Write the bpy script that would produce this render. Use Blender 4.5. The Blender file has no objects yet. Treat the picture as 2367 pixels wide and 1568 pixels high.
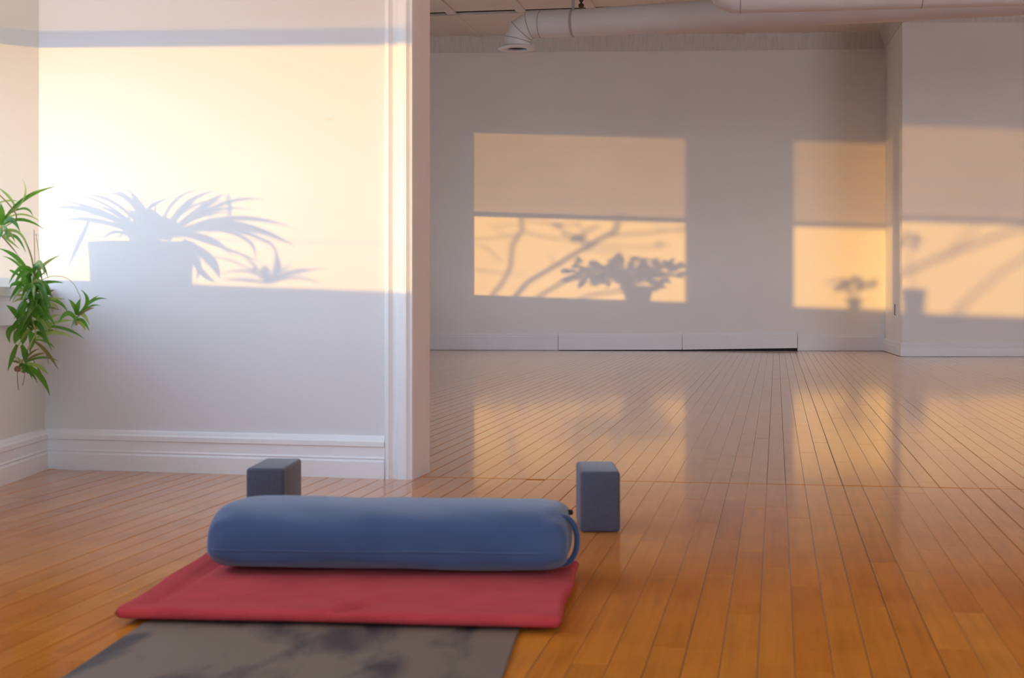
import bpy, bmesh, math, random
from mathutils import Vector, Matrix
random.seed(7)
R = math.radians
# ------------------------------------------------------------------ camera, sky, sun, exposure
F, H, HY, CX = 3500.0, 0.57, 690.0, 1183.5          # focal length in pixels, lens height, horizon row, centre column
SC = bpy.context.scene
COL = SC.collection
cam_d = bpy.data.cameras.new('camera')
cam_d.sensor_width = 36.0
cam_d.lens = F / 2367 * 36.0
cam_d.shift_y = -(784 - HY) / 2367
cam_d.clip_end = 400
cam_d.dof.use_dof = True
cam_d.dof.focus_distance = 13.0
cam_d.dof.aperture_fstop = 9.5
cam = bpy.data.objects.new('camera', cam_d)
cam.location = (0, 0, H)
cam.rotation_euler = (R(90), 0, 0)
COL.objects.link(cam)
SC.camera = cam

SUN_A = 0.76                                        # sideways run per metre of depth
SUN_EL = 0.0212                                     # slope of the low sun
_h = Vector((SUN_A, 1.0, 0)).normalized()
SUN = Vector((_h.x, _h.y, -SUN_EL)).normalized()    # direction the sunlight travels
sun_d = bpy.data.lights.new('evening_sun', 'SUN')
sun_d.energy = 2.75
sun_d.color = (1.0, 0.51, 0.075)
sun_d.angle = R(0.53)
sun = bpy.data.objects.new('evening_sun', sun_d)
sun.rotation_euler = SUN.to_track_quat('-Z', 'Y').to_euler()
sun.location = (-30, -20, 12)
COL.objects.link(sun)

world = bpy.data.worlds.new('evening_sky')
SC.world = world
world.use_nodes = True
wn = world.node_tree.nodes
wl = world.node_tree.links
wn.clear()
w_out = wn.new('ShaderNodeOutputWorld')
w_bg = wn.new('ShaderNodeBackground')
w_geo = wn.new('ShaderNodeTexCoord')
w_sep = wn.new('ShaderNodeSeparateXYZ')
w_ramp = wn.new('ShaderNodeValToRGB')
w_ramp.color_ramp.elements[0].position = 0.0
w_ramp.color_ramp.elements[0].color = (0.84, 0.87, 0.97, 1)
w_ramp.color_ramp.elements[1].position = 0.45
w_ramp.color_ramp.elements[1].color = (0.50, 0.70, 1.0, 1)
wl.new(w_geo.outputs['Generated'], w_sep.inputs[0])
wl.new(w_sep.outputs['Z'], w_ramp.inputs[0])
wl.new(w_ramp.outputs[0], w_bg.inputs['Color'])
w_bg.inputs['Strength'].default_value = 6.1
wl.new(w_bg.outputs[0], w_out.inputs['Surface'])

SC.view_settings.view_transform = 'Standard'
SC.view_settings.look = 'None'
SC.view_settings.exposure = 0.1
SC.view_settings.gamma = 1.0
SC.view_settings.use_curve_mapping = False
SC.cycles.use_denoising = True
SC.cycles.max_bounces = 8
SC.cycles.diffuse_bounces = 4
SC.cycles.glossy_bounces = 3
SC.cycles.use_adaptive_sampling = True
SC.cycles.adaptive_threshold = 0.03
SC.cycles.transparent_max_bounces = 16
SC.cycles.caustics_reflective = False
SC.cycles.caustics_refractive = False
SC.cycles.sample_clamp_indirect = 6.0


def portal(name, loc, rot, sx, sy):
    d = bpy.data.lights.new(name, 'AREA')
    d.shape = 'RECTANGLE'
    d.size, d.size_y = sx, sy
    d.cycles.is_portal = True
    o = bpy.data.objects.new(name, d)
    o.location = loc
    o.rotation_euler = rot
    COL.objects.link(o)


# ------------------------------------------------------------------ helpers
def P(px, py, Z):
    """point seen at a pixel of the photograph, at depth Z"""
    return Vector(((px - CX) / F * Z, Z, H - (py - HY) / F * Z))


def tag(o, label=None, cat=None, group=None, kind=None):
    if label: o['label'] = label
    if cat: o['category'] = cat
    if group: o['group'] = group
    if kind: o['kind'] = kind
    return o


def empty(name, loc=(0, 0, 0), rz=0.0):
    o = bpy.data.objects.new(name, None)
    o.empty_display_size = 0.1
    o.location = loc
    o.rotation_euler = (0, 0, rz)
    COL.objects.link(o)
    return o


def link_mesh(name, me, mat=None, parent=None, smooth=False):
    if mat is not None and not me.materials:
        me.materials.append(mat)
    if smooth:
        me.polygons.foreach_set('use_smooth', [True] * len(me.polygons))
    o = bpy.data.objects.new(name, me)
    COL.objects.link(o)
    if parent is not None:
        o.parent = parent
    return o


def obj(name, bm, mat=None, parent=None, smooth=False):
    me = bpy.data.meshes.new(name)
    bmesh.ops.recalc_face_normals(bm, faces=bm.faces[:])
    bm.to_mesh(me)
    bm.free()
    return link_mesh(name, me, mat, parent, smooth)


def box(bm, x0, x1, y0, y1, z0, z1):
    v = [bm.verts.new(c) for c in ((x0, y0, z0), (x1, y0, z0), (x1, y1, z0), (x0, y1, z0),
                                   (x0, y0, z1), (x1, y0, z1), (x1, y1, z1), (x0, y1, z1))]
    for f in ((0, 3, 2, 1), (4, 5, 6, 7), (0, 1, 5, 4), (1, 2, 6, 5), (2, 3, 7, 6), (3, 0, 4, 7)):
        bm.faces.new([v[i] for i in f])
    return v


def prism(bm, pts, z0, z1):
    """vertical prism over a plan outline"""
    a = [bm.verts.new((p[0], p[1], z0)) for p in pts]
    b = [bm.verts.new((p[0], p[1], z1)) for p in pts]
    n = len(pts)
    bm.faces.new(a[::-1])
    bm.faces.new(b)
    for i in range(n):
        bm.faces.new((a[i], a[(i + 1) % n], b[(i + 1) % n], b[i]))


def sweep(bm, prof, p0, p1, out, ext0=0.0, ext1=0.0, lift0=0.0, lift1=0.0):
    """profile [(out, z)] swept along the floor line p0-p1; out = unit plan vector the profile grows along"""
    d = (Vector(p1) - Vector(p0)).normalized()
    ends = []
    for p, s, l in ((Vector(p0) - d * ext0, -1, lift0), (Vector(p1) + d * ext1, 1, lift1)):
        ends.append([bm.verts.new((p.x + out[0] * o, p.y + out[1] * o, z + l)) for o, z in prof])
    n = len(prof)
    for i in range(n):
        bm.faces.new((ends[0][i], ends[0][(i + 1) % n], ends[1][(i + 1) % n], ends[1][i]))
    bm.faces.new(ends[0][::-1])
    bm.faces.new(ends[1])


def tube(bm, path, radii, sides=8, caps=True, flat=1.0):
    """tube along a 3-D path, mitred rings"""
    path = [Vector(p) for p in path]
    if not hasattr(radii, '__len__'):
        radii = [radii] * len(path)
    rings = []
    ref = None
    for i, p in enumerate(path):
        if i == 0: t = path[1] - p
        elif i == len(path) - 1: t = p - path[i - 1]
        else: t = (path[i + 1] - p).normalized() + (p - path[i - 1]).normalized()
        t = t.normalized() if t.length > 1e-9 else Vector((0, 0, 1))
        if ref is None:
            ref = Vector((0, 0, 1)) if abs(t.z) < 0.9 else Vector((0, 1, 0))
        u = (ref - t * ref.dot(t)).normalized()
        ref = u
        w = t.cross(u)
        rings.append([bm.verts.new(p + (u * math.cos(k * 2 * math.pi / sides) + w * math.sin(k * 2 * math.pi / sides) * flat) * radii[i]) for k in range(sides)])
    for a, b in zip(rings, rings[1:]):
        for k in range(sides):
            bm.faces.new((a[k], a[(k + 1) % sides], b[(k + 1) % sides], b[k]))
    if caps:
        bm.faces.new(rings[0][::-1])
        bm.faces.new(rings[-1])
    return rings


def lathe(bm, prof, c=(0, 0, 0), sides=24):
    rings = [[bm.verts.new((c[0] + r * math.cos(k * 2 * math.pi / sides), c[1] + r * math.sin(k * 2 * math.pi / sides), c[2] + z)) for k in range(sides)] for r, z in prof]
    for a, b in zip(rings, rings[1:]):
        for k in range(sides):
            bm.faces.new((a[k], a[(k + 1) % sides], b[(k + 1) % sides], b[k]))
    bm.faces.new(rings[0][::-1])
    bm.faces.new(rings[-1])


def bez(p0, p1, p2, t):
    return p0 * (1 - t) ** 2 + p1 * (2 * t * (1 - t)) + p2 * t * t


def leaf_bm(p0, p1, p2, width, n=8, side=None, fold=0.25, base=0.45):
    """strap leaf: folded strip along a quadratic curve; p1 is a point the leaf passes at mid length"""
    p0, p1, p2 = Vector(p0), Vector(p1), Vector(p2)
    c = p1 * 2 - (p0 + p2) * 0.5
    bm = bmesh.new()
    rows = []
    for i in range(n + 1):
        t = i / n
        p = bez(p0, c, p2, t)
        d = (c - p0) * (1 - t) + (p2 - c) * t
        d = d.normalized() if d.length > 1e-9 else Vector((1, 0, 0))
        s = d.cross(side) if side is not None else d.cross(Vector((0, 1, 0)))
        s = s.normalized() if s.length > 1e-6 else Vector((0, 0, 1))
        nn = s.cross(d)
        w = width * 0.5 * (base + (1 - base) * math.sin(math.pi * min(1, t * 1.25 + 0.1) * 0.5)) * (1 - max(0, (t - 0.45) / 0.55) ** 1.7)
        w = max(w, width * 0.03)
        rows.append([bm.verts.new(p - s * w + nn * w * fold), bm.verts.new(p), bm.verts.new(p + s * w + nn * w * fold)])
    for a, b in zip(rows, rows[1:]):
        bm.faces.new((a[0], a[1], b[1], b[0]))
        bm.faces.new((a[1], a[2], b[2], b[1]))
    return bm


# ------------------------------------------------------------------ materials
def newmat(name):
    m = bpy.data.materials.new(name)
    m.use_nodes = True
    nt = m.node_tree
    return m, nt, nt.nodes['Principled BSDF']


def rgba(c):
    return (c[0], c[1], c[2], 1)


def paint(name, c1, c2, rough=0.6, scale=3.0, bump=0.02, bscale=120.0, spec=0.3, sheen=0.0, stretch=(1, 1, 1), detail=4):
    m, nt, b = newmat(name)
    N, L = nt.nodes, nt.links
    tc = N.new('ShaderNodeTexCoord')
    mp = N.new('ShaderNodeMapping')
    mp.inputs['Scale'].default_value = stretch
    L.new(tc.outputs['Object'], mp.inputs['Vector'])
    no = N.new('ShaderNodeTexNoise')
    no.inputs['Scale'].default_value = scale
    no.inputs['Detail'].default_value = detail
    L.new(mp.outputs[0], no.inputs['Vector'])
    ra = N.new('ShaderNodeValToRGB')
    ra.color_ramp.elements[0].position = 0.3
    ra.color_ramp.elements[0].color = rgba(c1)
    ra.color_ramp.elements[1].position = 0.7
    ra.color_ramp.elements[1].color = rgba(c2)
    L.new(no.outputs['Fac'], ra.inputs[0])
    L.new(ra.outputs[0], b.inputs['Base Color'])
    b.inputs['Roughness'].default_value = rough
    b.inputs['Specular IOR Level'].default_value = spec
    if sheen:
        b.inputs['Sheen Weight'].default_value = sheen
        b.inputs['Sheen Roughness'].default_value = 0.5
    if bump:
        n2 = N.new('ShaderNodeTexNoise')
        n2.inputs['Scale'].default_value = bscale
        n2.inputs['Detail'].default_value = 3
        L.new(tc.outputs['Object'], n2.inputs['Vector'])
        bp = N.new('ShaderNodeBump')
        bp.inputs['Strength'].default_value = 1.0
        bp.inputs['Distance'].default_value = bump
        L.new(n2.outputs['Fac'], bp.inputs['Height'])
        L.new(bp.outputs[0], b.inputs['Normal'])
    return m


M = {}
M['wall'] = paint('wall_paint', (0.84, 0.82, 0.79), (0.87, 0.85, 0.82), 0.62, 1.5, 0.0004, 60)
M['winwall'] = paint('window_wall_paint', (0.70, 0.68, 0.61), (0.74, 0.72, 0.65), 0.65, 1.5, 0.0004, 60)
M['trim'] = paint('trim_paint', (0.82, 0.82, 0.82), (0.86, 0.86, 0.86), 0.38, 4, 0.0003, 30, 0.5)
M['jamb'] = paint('jamb_paint', (0.80, 0.70, 0.65), (0.85, 0.75, 0.70), 0.6, 6, 0.001, 40)
M['ceil'] = paint('ceiling_paint', (0.76, 0.71, 0.67), (0.82, 0.77, 0.72), 0.7, 2.5, 0.001, 40)
M['frieze'] = paint('frieze_paint', (0.66, 0.64, 0.62), (0.76, 0.74, 0.72), 0.65, 7, 0.006, 60, stretch=(6, 1, 0.6))
M['duct'] = paint('duct_paint', (0.70, 0.68, 0.68), (0.76, 0.74, 0.74), 0.42, 3, 0.0005, 30, 0.5)
M['seam'] = paint('duct_seam', (0.42, 0.38, 0.36), (0.5, 0.46, 0.44), 0.5, 5, 0)
M['dark'] = paint('dark_void', (0.012, 0.011, 0.011), (0.02, 0.018, 0.017), 0.8, 4, 0)  # near-black: painted shade in gaps and outlet, also cable and tab colour
M['bronze'] = paint('bronze', (0.05, 0.03, 0.015), (0.09, 0.055, 0.025), 0.45, 8, 0)
M['block'] = paint('foam_block', (0.062, 0.064, 0.094), (0.076, 0.080, 0.115), 0.75, 160, 0.0006, 400, 0.3, 0.25)
M['bolster'] = paint('bolster_cotton', (0.050, 0.084, 0.172), (0.062, 0.101, 0.200), 0.85, 9, 0.0007, 700, 0.15, 0.34)
M['strap'] = paint('bolster_strap', (0.035, 0.068, 0.155), (0.045, 0.082, 0.18), 0.85, 20, 0.0006, 700, 0.15, 0.3)
M['blanket'] = paint('red_wool', (0.50, 0.052, 0.056), (0.59, 0.068, 0.068), 0.92, 14, 0.0012, 600, 0.05, 0.04)
M['pot'] = paint('grey_pot', (0.30, 0.31, 0.33), (0.36, 0.37, 0.39), 0.6, 6, 0.001, 40)
M['terracotta'] = paint('terracotta', (0.42, 0.17, 0.09), (0.5, 0.21, 0.11), 0.75, 8, 0.001, 50)
M['soil'] = paint('soil', (0.03, 0.02, 0.012), (0.06, 0.04, 0.025), 0.95, 40, 0.01, 90)
M['leaf'] = paint('leaf_green', (0.045, 0.14, 0.016), (0.10, 0.25, 0.03), 0.42, 25, 0.0004, 60, 0.5)
M['leafpale'] = paint('leaf_pale', (0.22, 0.34, 0.09), (0.33, 0.42, 0.14), 0.45, 25, 0.0004, 60, 0.5)
M['leafbrown'] = paint('leaf_dry', (0.15, 0.15, 0.035), (0.22, 0.16, 0.06), 0.55, 30, 0.0004, 60, 0.4)
M['runner'] = paint('runner_stem', (0.36, 0.34, 0.12), (0.46, 0.40, 0.17), 0.5, 30, 0)
M['root'] = paint('dry_root', (0.22, 0.13, 0.07), (0.32, 0.19, 0.11), 0.8, 30, 0)
M['bark'] = paint('tree_bark', (0.07, 0.055, 0.04), (0.12, 0.09, 0.07), 0.9, 12, 0.01, 30)
M['ground'] = paint('outdoor_ground', (0.10, 0.10, 0.09), (0.16, 0.15, 0.13), 0.95, 0.4, 0)
M['subfloor'] = paint('subfloor', (0.022, 0.012, 0.007), (0.032, 0.017, 0.009), 0.9, 6, 0)

for k, tcol in (('leaf', (0.16, 0.42, 0.03)), ('leafpale', (0.45, 0.58, 0.12)), ('leafbrown', (0.32, 0.26, 0.06))):
    nt = M[k].node_tree
    tl = nt.nodes.new('ShaderNodeBsdfTranslucent'); tl.inputs[0].default_value = rgba(tcol)
    mx = nt.nodes.new('ShaderNodeMixShader'); mx.inputs[0].default_value = 0.38
    nt.links.new(nt.nodes['Principled BSDF'].outputs[0], mx.inputs[1]); nt.links.new(tl.outputs[0], mx.inputs[2])
    nt.links.new(mx.outputs[0], nt.nodes['Material Output'].inputs['Surface'])

# clear window glass: mostly see-through with a faint mirror
m, nt, b = newmat('window_glass')
N, L = nt.nodes, nt.links
N.remove(b)
tr = N.new('ShaderNodeBsdfTransparent')
tr.inputs[0].default_value = (0.97, 0.98, 0.98, 1)
gl = N.new('ShaderNodeBsdfGlossy')
gl.inputs['Roughness'].default_value = 0.02
lw = N.new('ShaderNodeLayerWeight'); lw.inputs['Blend'].default_value = 0.5
fr = N.new('ShaderNodeMath'); fr.operation = 'POWER'; fr.inputs[1].default_value = 5.0
L.new(lw.outputs['Facing'], fr.inputs[0])
mx = N.new('ShaderNodeMixShader')
L.new(fr.outputs[0], mx.inputs[0]); L.new(tr.outputs[0], mx.inputs[1]); L.new(gl.outputs[0], mx.inputs[2])
L.new(mx.outputs[0], N['Material Output'].inputs['Surface'])
M['glass'] = m

# open-weave roller shade: lets part of the light straight through, scatters the rest
m, nt, b = newmat('shade_fabric')
N, L = nt.nodes, nt.links
N.remove(b)
tr = N.new('ShaderNodeBsdfTransparent')
tr.inputs[0].default_value = (1.0, 0.95, 0.9, 1)
df = N.new('ShaderNodeBsdfDiffuse'); df.inputs[0].default_value = (0.70, 0.66, 0.60, 1)
tl = N.new('ShaderNodeBsdfTranslucent'); tl.inputs[0].default_value = (0.55, 0.48, 0.40, 1)
m1 = N.new('ShaderNodeMixShader'); m1.inputs[0].default_value = 0.45
m2 = N.new('ShaderNodeMixShader')
wv = N.new('ShaderNodeTexWave'); wv.bands_direction = 'Z'
wv.inputs['Scale'].default_value = 1.6; wv.inputs['Distortion'].default_value = 1.5
tc = N.new('ShaderNodeTexCoord'); L.new(tc.outputs['Object'], wv.inputs['Vector'])
mr = N.new('ShaderNodeMapRange'); mr.inputs['To Min'].default_value = 0.47; mr.inputs['To Max'].default_value = 0.43
L.new(wv.outputs['Fac'], mr.inputs['Value']); L.new(mr.outputs[0], m2.inputs[0])
L.new(df.outputs[0], m1.inputs[1]); L.new(tl.outputs[0], m1.inputs[2])
L.new(tr.outputs[0], m2.inputs[1]); L.new(m1.outputs[0], m2.inputs[2])
L.new(m2.outputs[0], N['Material Output'].inputs['Surface'])
M['shade'] = m

BOARD = R(9.9)                                      # the strip floor runs this far off the camera axis
SB, CB = math.sin(BOARD), math.cos(BOARD)


def floor_mat(name, from_attr):
    m, nt, b = newmat(name)
    N, L = nt.nodes, nt.links
    if from_attr:
        at = N.new('ShaderNodeAttribute'); at.attribute_name = 'tone'
        tone = at.outputs['Fac']
    else:
        oi = N.new('ShaderNodeObjectInfo')
        sp = N.new('ShaderNodeSeparateColor')
        L.new(oi.outputs['Color'], sp.inputs[0])
        tone = sp.outputs[0]
    geo = N.new('ShaderNodeNewGeometry')
    rot = N.new('ShaderNodeVectorRotate'); rot.rotation_type = 'Z_AXIS'
    rot.inputs['Angle'].default_value = BOARD
    L.new(geo.outputs['Position'], rot.inputs['Vector'])
    mp = N.new('ShaderNodeMapping'); mp.inputs['Scale'].default_value = (60, 3.0, 1)
    L.new(rot.outputs[0], mp.inputs['Vector'])
    w10 = N.new('ShaderNodeMath'); w10.operation = 'MULTIPLY'; w10.inputs[1].default_value = 40
    L.new(tone, w10.inputs[0])
    grain = N.new('ShaderNodeTexNoise'); grain.noise_dimensions = '4D'
    grain.inputs['Scale'].default_value = 1.0; grain.inputs['Detail'].default_value = 5
    grain.inputs['Distortion'].default_value = 0.6
    L.new(mp.outputs[0], grain.inputs['Vector']); L.new(w10.outputs[0], grain.inputs['W'])
    blot = N.new('ShaderNodeTexNoise'); blot.noise_dimensions = '4D'
    blot.inputs['Scale'].default_value = 5.0; blot.inputs['Detail'].default_value = 3
    L.new(rot.outputs[0], blot.inputs['Vector']); L.new(w10.outputs[0], blot.inputs['W'])
    rp = N.new('ShaderNodeValToRGB')
    e = rp.color_ramp.elements
    e[0].position = 0.0; e[0].color = (0.46, 0.122, 0.012, 1)
    e[1].position = 1.0; e[1].color = (0.68, 0.250, 0.036, 1)
    e2 = rp.color_ramp.elements.new(0.25); e2.color = (0.56, 0.170, 0.018, 1)
    e3 = rp.color_ramp.elements.new(0.7); e3.color = (0.61, 0.205, 0.025, 1)
    L.new(tone, rp.inputs[0])
    gm = N.new('ShaderNodeMapRange'); gm.inputs['From Min'].default_value = 0.3; gm.inputs['From Max'].default_value = 0.7
    gm.inputs['To Min'].default_value = 0.86; gm.inputs['To Max'].default_value = 1.08
    L.new(grain.outputs['Fac'], gm.inputs['Value'])
    bmr = N.new('ShaderNodeMapRange'); bmr.inputs['From Min'].default_value = 0.35; bmr.inputs['From Max'].default_value = 0.55
    bmr.inputs['To Min'].default_value = 0.88; bmr.inputs['To Max'].default_value = 1.0
    L.new(blot.outputs['Fac'], bmr.inputs['Value'])
    mu = N.new('ShaderNodeMath'); mu.operation = 'MULTIPLY'
    L.new(gm.outputs[0], mu.inputs[0]); L.new(bmr.outputs[0], mu.inputs[1])
    mc = N.new('ShaderNodeMix'); mc.data_type = 'RGBA'; mc.blend_type = 'MULTIPLY'; mc.inputs['Factor'].default_value = 1.0
    L.new(rp.outputs[0], mc.inputs['A']); L.new(mu.outputs[0], mc.inputs['B'])
    # satin varnish: matt wood seen steeply, a soft mirror seen at a glancing angle
    wav = N.new('ShaderNodeTexNoise'); wav.inputs['Scale'].default_value = 2.2; wav.inputs['Detail'].default_value = 1
    L.new(rot.outputs[0], wav.inputs['Vector'])
    bp = N.new('ShaderNodeBump'); bp.inputs['Distance'].default_value = 0.0009
    L.new(wav.outputs['Fac'], bp.inputs['Height'])
    df = N.new('ShaderNodeBsdfDiffuse')
    L.new(mc.outputs['Result'], df.inputs['Color'])
    gl = N.new('ShaderNodeBsdfGlossy')
    gl.inputs['Color'].default_value = (0.97, 0.95, 0.93, 1)
    rr = N.new('ShaderNodeMapRange'); rr.inputs['To Min'].default_value = 0.05; rr.inputs['To Max'].default_value = 0.11
    L.new(blot.outputs['Fac'], rr.inputs['Value']); L.new(rr.outputs[0], gl.inputs['Roughness'])
    L.new(bp.outputs[0], gl.inputs['Normal'])
    g2 = N.new('ShaderNodeBsdfGlossy')                # broad haze of the worn finish
    g2.inputs['Color'].default_value = (0.97, 0.93, 0.89, 1); g2.inputs['Roughness'].default_value = 0.36
    gm2 = N.new('ShaderNodeMixShader'); gm2.inputs[0].default_value = 0.32
    L.new(gl.outputs[0], gm2.inputs[1]); L.new(g2.outputs[0], gm2.inputs[2])
    lw = N.new('ShaderNodeLayerWeight'); lw.inputs['Blend'].default_value = 0.5
    cv = N.new('ShaderNodeFloatCurve')
    c = cv.mapping.curves[0]
    pts = [(0.0, 0.03), (0.6, 0.035), (0.75, 0.04), (0.79, 0.06), (0.84, 0.32), (0.88, 0.60), (0.94, 0.84), (0.97, 0.90), (1.0, 0.96)]
    c.points[0].location = pts[0]; c.points[1].location = pts[-1]
    for q in pts[1:-1]: c.points.new(*q)
    cv.mapping.update()
    L.new(lw.outputs['Facing'], cv.inputs['Value'])
    mx = N.new('ShaderNodeMixShader')
    L.new(cv.outputs[0], mx.inputs[0]); L.new(df.outputs[0], mx.inputs[1]); L.new(gm2.outputs[0], mx.inputs[2])
    L.new(mx.outputs[0], N['Material Output'].inputs['Surface'])
    N.remove(b)
    return m


M['plank'] = floor_mat('maple_plank', False)
M['planks'] = floor_mat('maple_planks', True)

# yoga mat: dark worn rubber with scuffed pale bloom and dark swipes
m, nt, b = newmat('mat_rubber')
N, L = nt.nodes, nt.links
tc = N.new('ShaderNodeTexCoord')
mp = N.new('ShaderNodeMapping'); mp.inputs['Rotation'].default_value = (0, 0, R(-22)); mp.inputs['Scale'].default_value = (9, 3.6, 1)
L.new(tc.outputs['Object'], mp.inputs['Vector'])
n1 = N.new('ShaderNodeTexNoise'); n1.inputs['Scale'].default_value = 1.0; n1.inputs['Detail'].default_value = 4; n1.inputs['Distortion'].default_value = 0.5
L.new(mp.outputs[0], n1.inputs['Vector'])
ra = N.new('ShaderNodeValToRGB')
ra.color_ramp.elements[0].position = 0.38; ra.color_ramp.elements[0].color = (0.036, 0.031, 0.036, 1)
ra.color_ramp.elements[1].position = 0.54; ra.color_ramp.elements[1].color = (0.180, 0.128, 0.090, 1)
L.new(n1.outputs['Fac'], ra.inputs[0]); L.new(ra.outputs[0], b.inputs['Base Color'])
b.inputs['Roughness'].default_value = 0.62
b.inputs['Specular IOR Level'].default_value = 0.35
n2 = N.new('ShaderNodeTexNoise'); n2.inputs['Scale'].default_value = 500
L.new(tc.outputs['Object'], n2.inputs['Vector'])
bp = N.new('ShaderNodeBump'); bp.inputs['Distance'].default_value = 0.0006
L.new(n2.outputs['Fac'], bp.inputs['Height']); L.new(bp.outputs[0], b.inputs['Normal'])
M['mat'] = m

# ------------------------------------------------------------------ the setting
LX = -1.57            # room face of the window wall
GX = -1.95            # glass line
OX = -2.10            # outer face
TOPZ = 3.45
NW0 = Vector((-1.579, 5.09)); NW1 = Vector((-0.312, 4.773))      # partition, room side
nu = (NW1 - NW0).normalized(); nn_ = Vector((-nu.y, nu.x))       # along / away from camera
THK = 0.18
FA = Vector((-0.943, 16.63)); FB = Vector((4.03, 16.35))         # far wall
fu = (FB - FA).normalized(); fn = Vector((fu.y, -fu.x))          # fn points into the room
RC = Vector((3.81, 14.78))                                       # outer corner of the jog


def far_pt(px, py):
    """photograph pixel on the far wall"""
    d = Vector(((px - CX) / F, 1.0))
    # FA + fu*s = d*Z
    den = d.x * fu.y - d.y * fu.x
    Z = (FA.x * fu.y - FA.y * fu.x) / den
    return P(px, py, Z)


def near_pt(px, py):
    d = Vector(((px - CX) / F, 1.0))
    den = d.x * nu.y - d.y * nu.x
    Z = (NW0.x * nu.y - NW0.y * nu.x) / den
    return P(px, py, Z)


def back_x(p, x):
    """where the sunbeam that lands on p crosses the plane X = x"""
    return p - SUN * ((p.x - x) / SUN.x)


# windows in the long left wall: (y0, y1, z_bottom, z_hem, z_top), sides set by the edges of the sunlit patches
SILL = 0.605


def jog_pt(px, py):
    return P(px, py, 14.78)


W3Y0, W3Y1 = 5.40, 7.42
W2Y0, W2Y1 = 7.86, back_x(far_pt(1840, 600), LX).y
W1Y0, W1Y1 = back_x(far_pt(1579, 600), OX).y, back_x(far_pt(1101, 600), LX).y
WIN = [(-1.9, 0.9, 0.64, 1.75, 2.44), (2.2, 4.88, 0.646, 1.424, 2.44),  # first window is unseen, added for ambient fill
       (W3Y0, W3Y1, 0.630, 1.523, 2.462), (W2Y0, W2Y1, 0.655, 1.524, 2.448), (W1Y0, W1Y1, 0.662, 1.521, 2.440)]
OPEN = [(WIN[0][0], WIN[0][1]), (WIN[1][0], WIN[1][1]), (W3Y0, W2Y1), (W1Y0, W1Y1)]

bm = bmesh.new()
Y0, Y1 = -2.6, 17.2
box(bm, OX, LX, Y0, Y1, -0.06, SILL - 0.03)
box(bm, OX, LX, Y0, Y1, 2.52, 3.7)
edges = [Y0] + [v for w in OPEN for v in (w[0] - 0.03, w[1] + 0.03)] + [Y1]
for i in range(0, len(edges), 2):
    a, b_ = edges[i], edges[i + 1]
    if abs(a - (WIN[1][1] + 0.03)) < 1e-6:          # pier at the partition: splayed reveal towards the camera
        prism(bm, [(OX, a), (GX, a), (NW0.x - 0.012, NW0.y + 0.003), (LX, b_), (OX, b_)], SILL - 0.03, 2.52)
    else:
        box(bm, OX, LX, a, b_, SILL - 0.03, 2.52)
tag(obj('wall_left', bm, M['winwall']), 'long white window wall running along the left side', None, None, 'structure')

SK_PROF = [(0, -0.02), (0.020, -0.02), (0.020, 0.052), (0.017, 0.054), (0.014, 0.058), (0.017, 0.063), (0.014, 0.068), (0.013, 0.098),
           (0.019, 0.101), (0.019, 0.116), (0.014, 0.121), (0.012, 0.129), (0.005, 0.134), (0, 0.134)]
bm = bmesh.new()
sweep(bm, SK_PROF, (LX, Y0), (LX, NW0.y), (1, 0))
tag(obj('baseboard_left', bm, M['trim']), kind='structure')
bm = bmesh.new()
sweep(bm, SK_PROF, (LX, NW0.y + 0.25), (LX, 16.66), (1, 0))
tag(obj('baseboard_left_back', bm, M['trim']), kind='structure')

# partition between the rooms
def pl(u, v):        # along the partition from its left end, v away from the camera
    q = NW0 + nu * u + nn_ * v
    return (q.x, q.y)


PW = (NW1 - NW0).length
mn, ntn, bn = newmat('partition_paint')              # wall paint darkened to balance the light, with a thumb-sized darker spot
N, L = ntn.nodes, ntn.links
geo = N.new('ShaderNodeNewGeometry')
sm = near_pt(763, 275)
sub = N.new('ShaderNodeVectorMath'); sub.operation = 'SUBTRACT'; sub.inputs[1].default_value = sm
L.new(geo.outputs['Position'], sub.inputs[0])
scl = N.new('ShaderNodeVectorMath'); scl.operation = 'MULTIPLY'; scl.inputs[1].default_value = (1 / 0.020, 1 / 0.020, 1 / 0.010)
L.new(sub.outputs[0], scl.inputs[0])
ln = N.new('ShaderNodeVectorMath'); ln.operation = 'LENGTH'
L.new(scl.outputs[0], ln.inputs[0])
rp = N.new('ShaderNodeValToRGB')
rp.color_ramp.elements[0].position = 0.2; rp.color_ramp.elements[0].color = (0.70, 0.66, 0.62, 1)
rp.color_ramp.elements[1].position = 0.95; rp.color_ramp.elements[1].color = (0.73, 0.715, 0.71, 1)
L.new(ln.outputs['Value'], rp.inputs[0]); L.new(rp.outputs[0], bn.inputs['Base Color'])
bn.inputs['Roughness'].default_value = 0.55
bn.inputs['Specular IOR Level'].default_value = 0.3
bm = bmesh.new()
prism(bm, [pl(-0.02, 0), pl(PW - 0.012, 0), pl(PW - 0.012, THK - 0.012), pl(-0.02, THK - 0.012)], -0.06, 3.6)
prism(bm, [pl(PW, 0.02), pl(PW + 3.0, 0.02), pl(PW + 3.0, THK - 0.02), pl(PW, THK - 0.02)], 2.45, 3.6)
prism(bm, [pl(PW + 2.9, 0), pl(PW + 5.6, 0), pl(PW + 5.6, THK), pl(PW + 2.9, THK)], -0.06, 3.6)
tag(obj('wall_front', bm, mn), 'white partition wall between the two rooms', kind='structure')
bm = bmesh.new()
prism(bm, [pl(PW - 0.012, 0.0), pl(PW, 0.0), pl(PW, THK), pl(PW - 0.012, THK)], -0.03, 2.45)
tag(obj('trim_1', bm, M['jamb']), kind='structure')
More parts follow.
